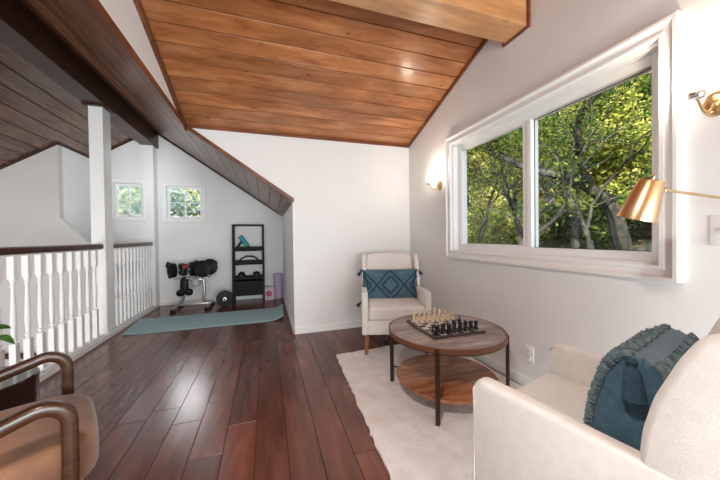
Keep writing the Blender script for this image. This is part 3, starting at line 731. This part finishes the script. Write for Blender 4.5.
# ------------------------------------------------------------------ chess
BX, BY = 1.225, 1.81; SQ = .045; BA = math.radians(-1)
t = thing('chess_board', 'square chess board with dark border on the round table', 'chess board', (BX, BY, TZ+.001), BA)
bm = BM(); h = SQ*4+.022; box(bm, -h, h, -h, h, 0, .014, .002); finish('border', bm, BOARDB, t)
bm = BM(); box(bm, -SQ*4, SQ*4, -SQ*4, SQ*4, .0138, .0155); finish('squares', bm, CHECK, t, False)
PROF = {
 'pawn': [(0, 0), (.0125, 0), (.0125, .004), (.009, .007), (.006, .014), (.0045, .024), (.0075, .026), (.0045, .028), (.0075, .033), (.0078, .037), (.005, .042), (0, .044)],
 'rook': [(0, 0), (.0145, 0), (.0145, .005), (.010, .009), (.008, .035), (.012, .040), (.012, .050), (.008, .050), (.008, .046), (0, .046)],
 'bishop': [(0, 0), (.0145, 0), (.0145, .005), (.009, .010), (.006, .035), (.010, .038), (.006, .041), (.0095, .048), (.008, .056), (.003, .062), (.0035, .065), (0, .067)],
 'queen': [(0, 0), (.016, 0), (.016, .005), (.010, .011), (.0065, .045), (.011, .049), (.007, .052), (.0095, .060), (.012, .068), (.006, .070), (.004, .074), (0, .076)],
 'king': [(0, 0), (.016, 0), (.016, .005), (.010, .011), (.007, .050), (.012, .054), (.008, .057), (.011, .070), (.010, .074), (.003, .077), (.003, .080), (0, .081)],
 'knight': [(0, 0), (.0145, 0), (.0145, .005), (.010, .010), (.009, .016), (0, .018)]}
MC = {}
def piece_mesh(kind, m):
    k = (kind, m.name)
    if k in MC: return MC[k]
    bm = BM(); lathe(bm, PROF[kind], 16)
    if kind == 'king': box(bm, -.002, .002, -.0015, .0015, .079, .094); box(bm, -.006, .006, -.0015, .0015, .085, .089)
    if kind == 'knight':
        pts = [(-.008, .014), (.009, .014), (.008, .028), (.005, .036), (.012, .038), (.014, .043), (.008, .052), (.0, .058), (-.006, .054), (-.010, .042), (-.009, .028)]
        poly(bm, [(-.005, -y, z) for y, z in pts], (.010, 0, 0), .0015, 1)
    bmesh.ops.recalc_face_normals(bm, faces=bm.faces)
    me = bpy.data.meshes.new('chess_'+kind); bm.to_mesh(me); bm.free(); me.materials.append(m)
    me.polygons.foreach_set('use_smooth', [True]*len(me.polygons)); me.set_sharp_from_angle(angle=math.radians(40))
    MC[k] = me; return me
ORD = ['first', 'second', 'third', 'fourth', 'fifth', 'sixth', 'seventh', 'eighth']
order = ['rook', 'knight', 'bishop', 'queen', 'king', 'bishop', 'knight', 'rook']
for colr, m, back, pawn, turn in (('ivory', IVORY, 3.5, 2.5, 0), ('black', EBONY, -3.5, -2.5, PI)):
    side = 'far' if colr == 'ivory' else 'near'
    for i in range(8):
        for kind, row, lab in ((order[i], back, f'{colr} chess {order[i]}, {ORD[i]} from the left in the {side} edge row'), ('pawn', pawn, f'{colr} chess pawn, {ORD[i]} from the left in the {colr} pawn row')):
            lx, ly = (i-3.5)*SQ, row*SQ
            o = bpy.data.objects.new('chess_'+kind, piece_mesh(kind, m)); COL.objects.link(o)
            o.location = (BX+lx*math.cos(BA)-ly*math.sin(BA), BY+lx*math.sin(BA)+ly*math.cos(BA), TZ+.0166); o.rotation_euler = (0, 0, turn)
            o.scale = (1.2, 1.2, 1.15)
            tag(o, lab, 'chess piece', f'{colr} chess pieces')

# ------------------------------------------------------------------ wooden arm chair (left foreground)
cd_ = Vector((.88, .47, 0)).normalized(); rzL = math.atan2(cd_.y, cd_.x)
front_mid = (Vector((-.666, 1.22, 0))+Vector((-.945, 1.739, 0)))/2+cr*.05; front_mid.z = 0
t = thing('velvet_lounge_chair', 'tan velvet lounge chair with curved walnut arms in the left foreground', 'armchair', (front_mid.x, front_mid.y, 0), rzL)
def slab_path(bm, pts, wdt, thk):
    """flat bar following pts in the XZ plane, width along Y"""
    pts = [Vector(p) for p in pts]; rings = []
    for i, p in enumerate(pts):
        a = pts[max(0, i-1)]; b = pts[min(len(pts)-1, i+1)]; tt = (b-a).normalized(); nn = Vector((-tt.z, 0, tt.x))
        ring = []
        for k in range(16):
            th_ = 2*PI*k/16; ex = .55
            cx_ = math.copysign(abs(math.cos(th_))**ex, math.cos(th_)); sx_ = math.copysign(abs(math.sin(th_))**ex, math.sin(th_))
            ring.append(bm.verts.new(p+Vector((0, wdt/2*cx_, 0))+nn*thk/2*sx_))
        rings.append(ring)
    for A, B in zip(rings, rings[1:]):
        for k in range(16): bm.faces.new((A[k], A[(k+1) % 16], B[(k+1) % 16], B[k]))
    bm.faces.new(rings[0][::-1]); bm.faces.new(rings[-1])
for s, nmL in ((-1, 'near'), (1, 'far')):
    y = s*.295
    pts = [(-.62, y, .475), (-.45, y, .515), (-.30, y, .553), (-.18, y, .588)]
    for k in range(9):
        a = PI/2+.22-k*(PI/2+.22)/8; pts.append((-.078+.065*math.cos(a)*1.0, y, .552+.065*math.sin(a)))
    pts += [(-.013, y, .42), (-.018, y, .25), (-.03, y, .0)]
    bm = BM(); slab_path(bm, pts, .048, .044); finish('wooden_arm', bm, ARMW, t)
    bm = BM(); slab_path(bm, [(-.60, y, .48), (-.64, y, .25), (-.70, y, 0)], .04, .035); finish('rear_leg', bm, ARMW, t)
    bm = BM(); slab_path(bm, [(-.02, y, .24), (-.3, y, .22), (-.63, y, .20)], .03, .04); finish('side_rail', bm, ARMW, t)
bm = BM(); superbox(bm, (-.255, 0, .365), .325, .262, .098, 5, 40, 20, None, .02); finish('seat_cushion', bm, VELVET, t)
bm = BM(); box(bm, -.55, .02, -.262, .262, .20, .275, .02, 3); finish('seat_frame', bm, VELVET, t)
bm = BM(); superbox(bm, (-.60, 0, .60), .085, .262, .27, 5, 36, 20, Matrix.Rotation(math.radians(-14), 3, 'Y')); finish('backrest', bm, VELVET, t)

# ------------------------------------------------------------------ drum side table + plant
DX, DY, DZ = -1.43, 2.0, .425
t = thing('drum_side_table', 'glossy dark drum side table behind the velvet chair', 'side table', (DX, DY, 0))
bm = BM(); lathe(bm, [(0, 0), (.20, 0), (.215, .015), (.22, .03), (.22, DZ-.03), (.222, DZ-.02), (.222, DZ-.006), (.216, DZ), (0, DZ)], 56); finish('drum_body', bm, LACQ, t)
bm = BM(); lathe(bm, [(.2195, .05), (.2235, .052), (.2235, .058), (.2195, .06)], 56); finish('base_band', bm, IRON, t)
PX, PY = -1.50, 1.98
t = thing('potted_plant', 'leafy green houseplant in a pot on the dark drum table', 'plant', (PX, PY, DZ+.001))
bm = BM(); lathe(bm, [(0, 0), (.05, 0), (.055, .01), (.068, .11), (.071, .12), (.066, .12), (.062, .105), (.0, .10)], 32); finish('pot', bm, CERAM, t)
bm = BM(); lathe(bm, [(0, .095), (.062, .1), (.058, .106), (0, .112)], 24); finish('soil', bm, SOIL, t)
def leaf(bm, p, d, L, wd, droop=.3):
    p = Vector(p); d = Vector(d).normalized(); sd = d.cross(Vector((0, 0, 1))).normalized(); up = sd.cross(d); n = 9; rows = []
    for i in range(n+1):
        s = i/n; w_ = wd*math.sin(PI*min(1, s**.75))**.8*(1 if s < 1 else 0)
        c = p+d*L*s-Vector((0, 0, 1))*droop*L*s*s
        rows.append([bm.verts.new(c-sd*w_*.5+up*w_*.18), bm.verts.new(c), bm.verts.new(c+sd*w_*.5+up*w_*.18)])
    for A, B in zip(rows, rows[1:]):
        for k in range(2): bm.faces.new((A[k], A[k+1], B[k+1], B[k]))
rnd = random.Random(3)
specs = [((.09, .02, .262), (.9, .1, .05), .12, .10, .05), ((.14, .03, .225), (.75, -.1, -.15), .09, .06, .3)]
for k in range(9):
    a = 1.4+k*.62; rr = rnd.uniform(.04, .09); specs.append(((rr*math.cos(a), rr*math.sin(a), rnd.uniform(.17, .27)), (math.cos(a), math.sin(a), rnd.uniform(0, .5)), rnd.uniform(.09, .13), rnd.uniform(.05, .075), .3))
for (p, d, L, wd, dr) in specs:
    bm = BM(); tube(bm, [(0, 0, .10), (p[0]*.3, p[1]*.3, p[2]*.75), p], [.003, .0025, .002], 6); st = finish('stem', bm, STEMM, t)
    bm = BM(); leaf(bm, p, d, L, wd, dr); finish('leaf', bm, LEAFM, st)

# ------------------------------------------------------------------ ladder shelf
SX0, SX1 = -.585, -.045
t = thing('ladder_shelf', 'tall black ladder shelf with a bottom drawer against the nook wall', 'shelf', ((SX0+SX1)/2, 5.6, 0))
cx = (SX0+SX1)/2; hw = (SX1-SX0)/2
for s in (-1, 1):
    fr = BM(); xf = None
    # leaning front post and upright rear post
    poly(fr, [(s*hw-(.035 if s > 0 else 0), -.20, 0), (s*hw-(.035 if s > 0 else 0), -.165, 0), (s*hw-(.035 if s > 0 else 0), .045, 1.40), (s*hw-(.035 if s > 0 else 0), .010, 1.40)], (.035, 0, 0))
    finish('front_post', fr, BLACKM, t, False)
    fr = BM(); box(fr, s*hw-(.03 if s > 0 else 0), s*hw+(.03 if s < 0 else 0), .13, .16, 0, 1.40); finish('rear_post', fr, BLACKM, t, False)
    fr = BM(); box(fr, s*hw-(.03 if s > 0 else 0), s*hw+(.03 if s < 0 else 0), .01, .16, 1.37, 1.40)
    finish('side_bar', fr, BLACKM, t, False)
fr = BM(); box(fr, -hw, hw, .005, .04, 1.365, 1.40); finish('top_bar', fr, BLACKM, t, False)
shz = []
for zt_, th_ in ((.99, .075), (.74, .07), (.455, .06)):
    y0 = -.20+.21*zt_/1.4
    bm = BM(); box(bm, -hw+.03, hw-.03, y0, .15, zt_-th_, zt_-th_+.02); box(bm, -hw+.03, hw-.03, y0, y0+.015, zt_-th_, zt_); box(bm, -hw+.03, hw-.03, .135, .15, zt_-th_, zt_)
    finish('shelf_tray', bm, BLACKM, t, False); shz.append((zt_-th_+.02, y0))
bm = BM(); box(bm, -hw+.032, hw-.032, -.16, .14, .13, .385); dr = finish('drawer', bm, DGREY, t, False)
bm = BM(); box(bm, -.05, .05, -.175, -.16, .30, .32, .004); finish('handle', bm, BLACK, dr)
# things on the shelf
z0, y0 = shz[0]
t = thing('massage_gun', 'teal and black massage gun standing on the top tray of the black shelf', 'massage gun', (cx-.12, 5.6-.0, z0+.001))
bm = BM(); tube(bm, [(.10, 0, .075), (-.02, 0, .25)], .042, 16); finish('body', bm, TEALP, t)
bm = BM(); tube(bm, [(.02, 0, .17), (-.075, 0, .035)], .022, 12); finish('handle', bm, BLACK, t)
bm = BM(); tube(bm, [(.10, 0, .075), (.155, 0, .03)], [.02, .016], 12); lathe(bm, [(0, -.03), (.022, -.02), (.03, 0), (.022, .02), (0, .03)], 14, (.17, 0, .032)); finish('massage_head', bm, BLACK, t)
bm = BM(); box(bm, -.10, -.04, -.03, .03, 0, .035, .006); finish('battery_base', bm, BLACK, t)
z0, y0 = shz[1]
bm = BM(); tube(bm, [(.165*math.cos(PI-PI*k/16), 0, .015+.115*math.sin(PI*k/16)) for k in range(17)], .013, 8); o = finish('resistance_band', bm, BLACK)
o.location = (cx+.01, 5.55, z0+.001); tag(o, 'black arched band on the middle tray of the black shelf', 'exercise band')
z0, y0 = shz[2]
for dx, lb in ((-.12, 'left'), (.13, 'right')):
    t = thing('hand_weight', f'small black hand weight, the {lb} one on the lowest tray of the black shelf', 'weight', (cx+dx, 5.56, z0+.056), 0, 'hand weights on the black shelf')
    bm = BM(); lathe(bm, [(0, -.055), (.035, -.052), (.055, -.03), (.055, .03), (.035, .052), (0, .055)], 18, xf=Matrix.Rotation(PI/2, 3, 'X')); finish('weight_head', bm, BLACK, t)
    bm = BM(); tube(bm, [(-.05, -.0, .01), (-.045, 0, .05), (0, 0, .068), (.045, 0, .05), (.05, 0, .01)], .010, 8); finish('handle', bm, BLACKM, t)

# box and rolled mat
t = thing('small_carton', 'small pale carton with a pink disc print beside the black shelf', 'box', (.035, 5.62, 0))
bm = BM(); box(bm, -.085, .085, -.075, .075, .001, .235, .003); finish('carton_body', bm, BOXW, t, False)
bm = BM(); lathe(bm, [(0, 0), (.055, 0), (.055, .001), (0, .001)], 24, (-.01, -.0755, .12), Matrix.Rotation(PI/2, 3, 'X')); finish('printed_disc', bm, PINK, t, False)
bm = BM(); pts = []
lathe(bm, [(.012, .0), (.075, .0), (.078, .004), (.078, .468), (.075, .472), (.012, .472)], 28)
lathe(bm, [(.045, .471), (.050, .474), (.055, .471)], 28)
o = finish('foam_roller', bm, LILAC); o.location = (.195, 5.66, .001); tag(o, 'lilac foam roller standing upright in the nook corner', 'foam roller')

# ------------------------------------------------------------------ dumbbell stand
t = thing('dumbbell_stand', 'grey metal dumbbell stand with two curved posts by the railing', 'dumbbell stand', (-1.17, 5.38, 0))
bm = BM(); box(bm, -.27, .27, -.025, .025, .045, .085, .01)
finish('base_bar', bm, SILVER, t)
for s in (-1, 1):
    bm = BM(); tube(bm, [(s*.24, -.22, .03), (s*.25, -.1, .055), (s*.25, .1, .055), (s*.24, .22, .03)], .022, 10); ft = finish('foot', bm, SILVER, t)
    for e in (-1, 1):
        bm = BM(); box(bm, s*.24-.035, s*.24+.035, e*.22-.04, e*.22+.04, .001, .045, .01); finish('foot_cap', bm, BLACK, ft)
    px = s*.15
    bm = BM(); tube(bm, [(s*.18-.03*(s < 0), .0, .07), (px+.05*0, -.01, .15), (px+.02, -.01, .28), (px+.01, .0, .42), (px, .01, .50)], .024, 12); finish('upright', bm, SILVER, t)
    bm = BM(); box(bm, px-.10, px+.10, -.10, .10, .495, .515, .006); finish('cradle', bm, SILVER, t)
bm = BM(); lathe(bm, [(0, -.02), (.06, -.02), (.07, -.01), (.07, .01), (.06, .02), (0, .02)], 24, (.04, .0, .42), Matrix.Rotation(PI/2, 3, 'X')); finish('badge_disc', bm, SILVER, t)
bm = BM(); box(bm, .030, .05, -.024, -.018, .41, .43); finish('badge', bm, VINYL, t)
bm = BM(); box(bm, -.15, .15, -.012, .012, .455, .485, .004); finish('cross_bar', bm, SILVER, t)
def dumbbell(name, loc, rz, R, L, label, nd=5, red=False, tilt=0):
    t = thing(name, label, 'dumbbell', loc, rz, 'black dumbbells on the stand'); t.rotation_euler = (0, tilt, rz)
    xf = Matrix.Rotation(PI/2, 3, 'Y')
    bm = BM(); tube(bm, [(-L/2, 0, 0), (L/2, 0, 0)], .018, 12); finish('grip', bm, SILVER, t)
    for s in (-1, 1):
        for k in range(nd):
            x = s*(L/2-.012-k*.020); rr = R*(1-.03*k)
            bm = BM()
            lathe(bm, [(0, -.008), (rr*.93, -.008), (rr, -.004), (rr, .004), (rr*.93, .008), (0, .008)], 10 if k % 2 else 14, (x, 0, 0), xf); finish('weight_plate', bm, BLACK, t)
        bm = BM(); lathe(bm, [(0, -.006), (R*.45, -.006), (R*.4, .006), (0, .006)], 18, (s*(L/2+.004), 0, 0), xf); cp = finish('end_cap', bm, DGREY, t)
        bm = BM(); pts = [(s*(L/2+.0), R*1.02*math.cos(a), R*1.02*math.sin(a)) for a in [math.radians(20+k*15) for k in range(10)]]; tube(bm, pts, .014, 8); finish('selector_ring', bm, BLACK, t)
    if red:
        bm = BM(); lathe(bm, [(0, -.004), (.03, -.004), (.03, .004), (0, .004)], 16, (0, -R*.85, R*.45), Matrix.Rotation(PI/2.6, 3, 'X')); finish('dial', bm, RED, t)
        bm = BM(); box(bm, -.05, .05, -R*.8, R*.8, -R*.75, R*.8, .03); finish('selector_housing', bm, BLACK, t)
ST = (-1.17, 5.38)
dumbbell('adjustable_dumbbell', (ST[0]-.13, ST[1]-.06, .515+.135), math.radians(28), .128, .40, 'black adjustable dumbbell with a red dial on the left side of the stand', 5, True)
dumbbell('adjustable_dumbbell', (ST[0]+.20, ST[1]+.0, .515+.137), math.radians(80), .130, .34, 'black adjustable dumbbell seen end-on at the right side of the stand', 6)
t = thing('hanging_pads', 'black padded gear hanging on the left post of the dumbbell stand', 'sports gear', (ST[0]-.11, ST[1]-.07, .35))
bm = BM(); superbox(bm, (0, 0, .04), .06, .05, .14, 3); finish('strap_pad', bm, BLACK, t)
bm = BM(); superbox(bm, (-.055, -.01, -.075), .06, .05, .055, 2.4); superbox(bm, (.065, -.01, -.065), .06, .05, .055, 2.4); finish('padded_end', bm, BLACK, t)
t = thing('ab_wheel', 'black exercise wheel with a silver hub on the floor right of the dumbbell stand', 'exercise wheel', (-.685, 5.30, .135), math.radians(8))
xf = Matrix.Rotation(PI/2, 3, 'X')
bm = BM(); lathe(bm, [(0, -.025), (.10, -.03), (.125, -.028), (.134, -.015), (.134, .015), (.125, .028), (.10, .03), (0, .025)], 36, xf=xf); finish('wheel', bm, BLACK, t)
bm = BM(); lathe(bm, [(0, -.04), (.022, -.04), (.03, -.026), (.03, .04), (0, .04)], 18, xf=xf); finish('hub', bm, CHROME, t)
bm = BM(); tube(bm, [(0, -.03, 0), (0, -.12, 0)], .013, 10); tube(bm, [(0, .03, 0), (0, .12, 0)], .013, 10); finish('grip', bm, BLACK, t)

# ------------------------------------------------------------------ outside
def hill_z(x, y):
    d = max(0, x-3.2); return -1.0+.30*d+.016*d*d+.22*math.sin(x*.6+y*.4)+.15*math.sin(y*.9-x*.3)
bm = BM(); nx, ny = 50, 60; V = []
for i in range(nx+1):
    x = 2.3+i*.6; V.append([bm.verts.new((x, -6+j*.7, hill_z(x, -6+j*.7)+.06*math.sin(i*2.2+j*1.7))) for j in range(ny+1)])
for i in range(nx):
    for j in range(ny): bm.faces.new((V[i][j], V[i+1][j], V[i+1][j+1], V[i][j+1]))
o = finish('hillside_ground', bm, DIRT); o['kind'] = 'structure'
bm = BM(); V = []
for i in range(31):
    V.append([bm.verts.new((-16+i*.6, 6.4+j*.8, -1.2+.28*j+.12*math.sin(i+j*.7))) for j in range(30)])
for i in range(30):
    for j in range(29): bm.faces.new((V[i][j], V[i+1][j], V[i+1][j+1], V[i][j+1]))
o = finish('garden_ground', bm, DIRT); o['kind'] = 'structure'
def leaves_obj(name, clumps, n, size, m, parent, seed):
    rnd = random.Random(seed); vs = []; fs = []
    for i in range(n):
        c, r = clumps[rnd.randrange(len(clumps))]
        d = Vector((rnd.gauss(0, 1), rnd.gauss(0, 1), rnd.gauss(0, 1))).normalized()*r*rnd.random()**.5
        p = c+Vector((d.x, d.y, d.z*.7))
        a = Vector((rnd.gauss(0, 1), rnd.gauss(0, 1), rnd.gauss(0, .7))).normalized(); b = a.orthogonal().normalized()
        b = (Matrix.Rotation(rnd.uniform(0, 6.28), 3, a) @ b)
        s = size*rnd.uniform(.6, 1.3); k = len(vs)
        vs += [p-a*s, p+b*s*.45, p+a*s, p-b*s*.45]; fs.append((k, k+1, k+2, k+3))
    me = bpy.data.meshes.new(name); me.from_pydata([tuple(v) for v in vs], [], fs); me.materials.append(m)
    o = bpy.data.objects.new(name, me); COL.objects.link(o); o.parent = parent; return o
def tree(x, y, h, seed, label, lm, nleaf, r0=.14, lean=(0, 0), lsize=.055, spread=1.0, z0=None, fork=.35, twist=.35, dens=.28):
    rnd = random.Random(seed); z0 = hill_z(x, y)-.1 if z0 is None else z0
    t = thing('tree', label, 'tree', (x, y, z0), 0, 'trees outside the window')
    bm = BM(); tips = []
    def grow(p, d, L, r, depth):
        pts = [p]; rr = [r]; n = 6; q = p.copy(); dd = d.copy()
        for i in range(n):
            dd = (dd+Vector((rnd.gauss(0, twist*.35), rnd.gauss(0, twist*.35), rnd.gauss(0, twist*.15)+.03))).normalized()
            q = q+dd*L/n; pts.append(q.copy()); rr.append(r*(1-.35*(i+1)/n))
            if depth >= 2: tips.append((q.copy(), L*.30))
        tube(bm, pts, rr, 9 if depth < 2 else 5)
        if depth >= 4: return
        k = 2 if depth == 0 else rnd.choice((2, 3))
        for j in range(k):
            az = rnd.uniform(0, 2*PI); sp = rnd.uniform(.35, .85)*spread
            nd = (dd+Vector((math.cos(az)*sp, math.sin(az)*sp, rnd.uniform(-.1, .3)))).normalized()
            grow(q, nd, L*rnd.uniform(.62, .85), rr[-1]*rnd.uniform(.65, .85), depth+1)
        if depth in (1, 2):
            az = rnd.uniform(0, 2*PI); nd = (dd*.4+Vector((math.cos(az), math.sin(az), .2))).normalized(); grow(pts[3], nd, L*.6, rr[3]*.5, depth+2)
    grow(Vector((0, 0, 0)), Vector((lean[0], lean[1], 1)).normalized(), h*fork, r0, 0)
    finish('trunk', bm, BARK, t)
    leaves_obj('foliage', [(p, max(dens, r*1.0)) for p, r in tips], nleaf, lsize, lm, t, seed+100)
trees = [
 (4.9, 5.4, 6.0, 11, 'grey-barked tree with a thick trunk seen through the left window pane', LEAF1, 9000, .15, (.0, -.1)),
 (5.6, 4.1, 6.5, 23, 'spreading tree just right of the window mullion, trunk leaning to the right', LEAF1, 9000, .12, (-.1, -.55)),
 (6.8, 3.7, 7.0, 37, 'tree with a forked dark trunk in the middle of the right pane', LEAF1, 9500, .15, (.0, .1)),
 (5.9, 2.6, 6.0, 41, 'tree with long slanting limbs behind the brass lamp shade', LEAF3, 8000, .10, (.1, -.35)),
 (6.4, 5.6, 6.0, 47, 'slender dark tree standing behind the thick grey trunk', LEAF1, 9000, .09, (.0, .25)),
 (7.8, 5.0, 6.5, 59, 'slender tree with crossing limbs beyond the mullion', LEAF1, 9000, .10, (.1, .3)),
 (4.4, 4.5, 5.5, 131, 'thin dark tree close to the window, crossing the left part of the right pane', LEAF1, 2600, .06, (.1, -.45)),
 (5.2, 6.3, 5.5, 137, 'thin grey tree left of the thick trunk in the left pane', LEAF1, 2600, .07, (.0, .25)),
 (5.2, 3.3, 5.5, 139, 'thin forked tree in the right half of the right pane', LEAF1, 2600, .07, (.0, .15)),
 (6.2, 4.7, 6.0, 149, 'thin tree leaning away behind the leaning trunk', LEAF3, 3000, .08, (.2, -.3)),
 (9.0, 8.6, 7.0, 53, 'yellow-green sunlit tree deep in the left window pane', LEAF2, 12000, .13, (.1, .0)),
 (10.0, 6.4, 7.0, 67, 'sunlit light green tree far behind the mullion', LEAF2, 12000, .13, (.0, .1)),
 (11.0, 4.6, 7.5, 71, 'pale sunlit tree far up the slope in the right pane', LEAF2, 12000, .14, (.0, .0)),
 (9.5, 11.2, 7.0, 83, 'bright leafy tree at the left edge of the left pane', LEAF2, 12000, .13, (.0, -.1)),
 (13.0, 7.6, 8.0, 97, 'tall green tree on the upper slope beyond the sunlit trees', LEAF1, 13000, .18, (.0, .1)),
 (14.0, 10.6, 8.0, 101, 'tall green tree on the far slope left of the mullion', LEAF1, 13000, .18, (.0, .1)),
]
for (x, y, h, sd, lb, lm, nl, r0, ln_) in trees:
    tree(x, y, h, sd, lb, lm, int(nl*(.95 if x < 8 else 1.5)), r0*(1.15 if x < 8 else 1), ln_, .036 if x < 8 else .075, dens=.3 if x < 8 else .7, twist=.6, fork=.30 if x < 8 else .2)
rndg = random.Random(77); cover = []
for i in range(2600):
    x = rndg.uniform(4.2, 20); y = rndg.uniform(-1, 20); k = .25 if x < 7 else .7
    cover.append((Vector((x, y, hill_z(x, y)+rndg.uniform(0, k))), .35 if x < 7 else .8))
far = [c for c in cover if c[0].x > 8.5-.2*(c[0].y-4)]; near_ = [c for c in cover if c[0].x <= 8.5-.2*(c[0].y-4)]
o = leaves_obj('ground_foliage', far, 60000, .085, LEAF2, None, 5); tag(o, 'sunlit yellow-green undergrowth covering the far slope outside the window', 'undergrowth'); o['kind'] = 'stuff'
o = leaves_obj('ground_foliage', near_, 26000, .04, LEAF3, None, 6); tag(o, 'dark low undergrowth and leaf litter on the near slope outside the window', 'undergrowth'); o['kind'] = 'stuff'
def bush(x, y, z, r, sd, label, lm, n, ls=.06, group='shrubs on the slope outside the window'):
    t = thing('shrub', label, 'shrub', (x, y, z), 0, group); rnd = random.Random(sd)
    cl = [(Vector((rnd.uniform(-r, r)*.8, rnd.uniform(-r, r)*.8, rnd.uniform(.1, 1.0)*r*.9)), r*.45) for _ in range(14)]
    bm = BM()
    for c, _ in cl: tube(bm, [(0, 0, -.1), c*.5+Vector((0, 0, -.02)), c], [.02, .013, .006], 5)
    finish('stem', bm, BARK, t); leaves_obj('foliage', cl, n, ls, lm, t, sd+7)
desc = [(4.6, 6.9, .9, LEAF2, 'yellow-green shrub low in the left pane'), (6.3, 6.0, .8, LEAF1, 'green shrub at the foot of the left pane trees'),
        (7.5, 7.6, 1.2, LEAF2, 'sunlit shrub up the slope in the left pane'), (8.0, 5.2, 1.0, LEAF1, 'green shrub on the slope behind the mullion'),
        (5.0, 3.2, .6, LEAF3, 'dark low shrub below the centre of the right pane'), (5.4, 2.2, .6, LEAF3, 'dark low shrub below the brass lamp'),
        (8.4, 3.4, 1.0, LEAF3, 'dark green shrub on the slope in the right pane'), (9.5, 4.0, 1.0, LEAF1, 'green shrub high on the slope in the right pane'),
        (11.5, 6.0, 1.6, LEAF2, 'large sunlit shrub near the top of the slope'), (12.5, 9.5, 1.8, LEAF2, 'large sunlit shrub far behind the left pane'),
        (6.6, 8.6, 1.2, LEAF2, 'bright yellow shrub at the left edge of the left pane')]
for i, (x, y, r, lm, lb) in enumerate(desc): bush(x, y, hill_z(x, y), r, 200+i, lb, lm, 5200, .05 if x < 7 else .10)
bush(-4.4, 10.6, .6, 2.4, 301, 'pale grey-green shrub outside the small left window', LEAF5, 9000, .09, 'shrubs outside the small windows')
bush(-2.6, 11.2, 1.0, 2.0, 302, 'sunlit yellow-green shrub outside the small nook window', LEAF4, 6000, .08, 'shrubs outside the small windows')
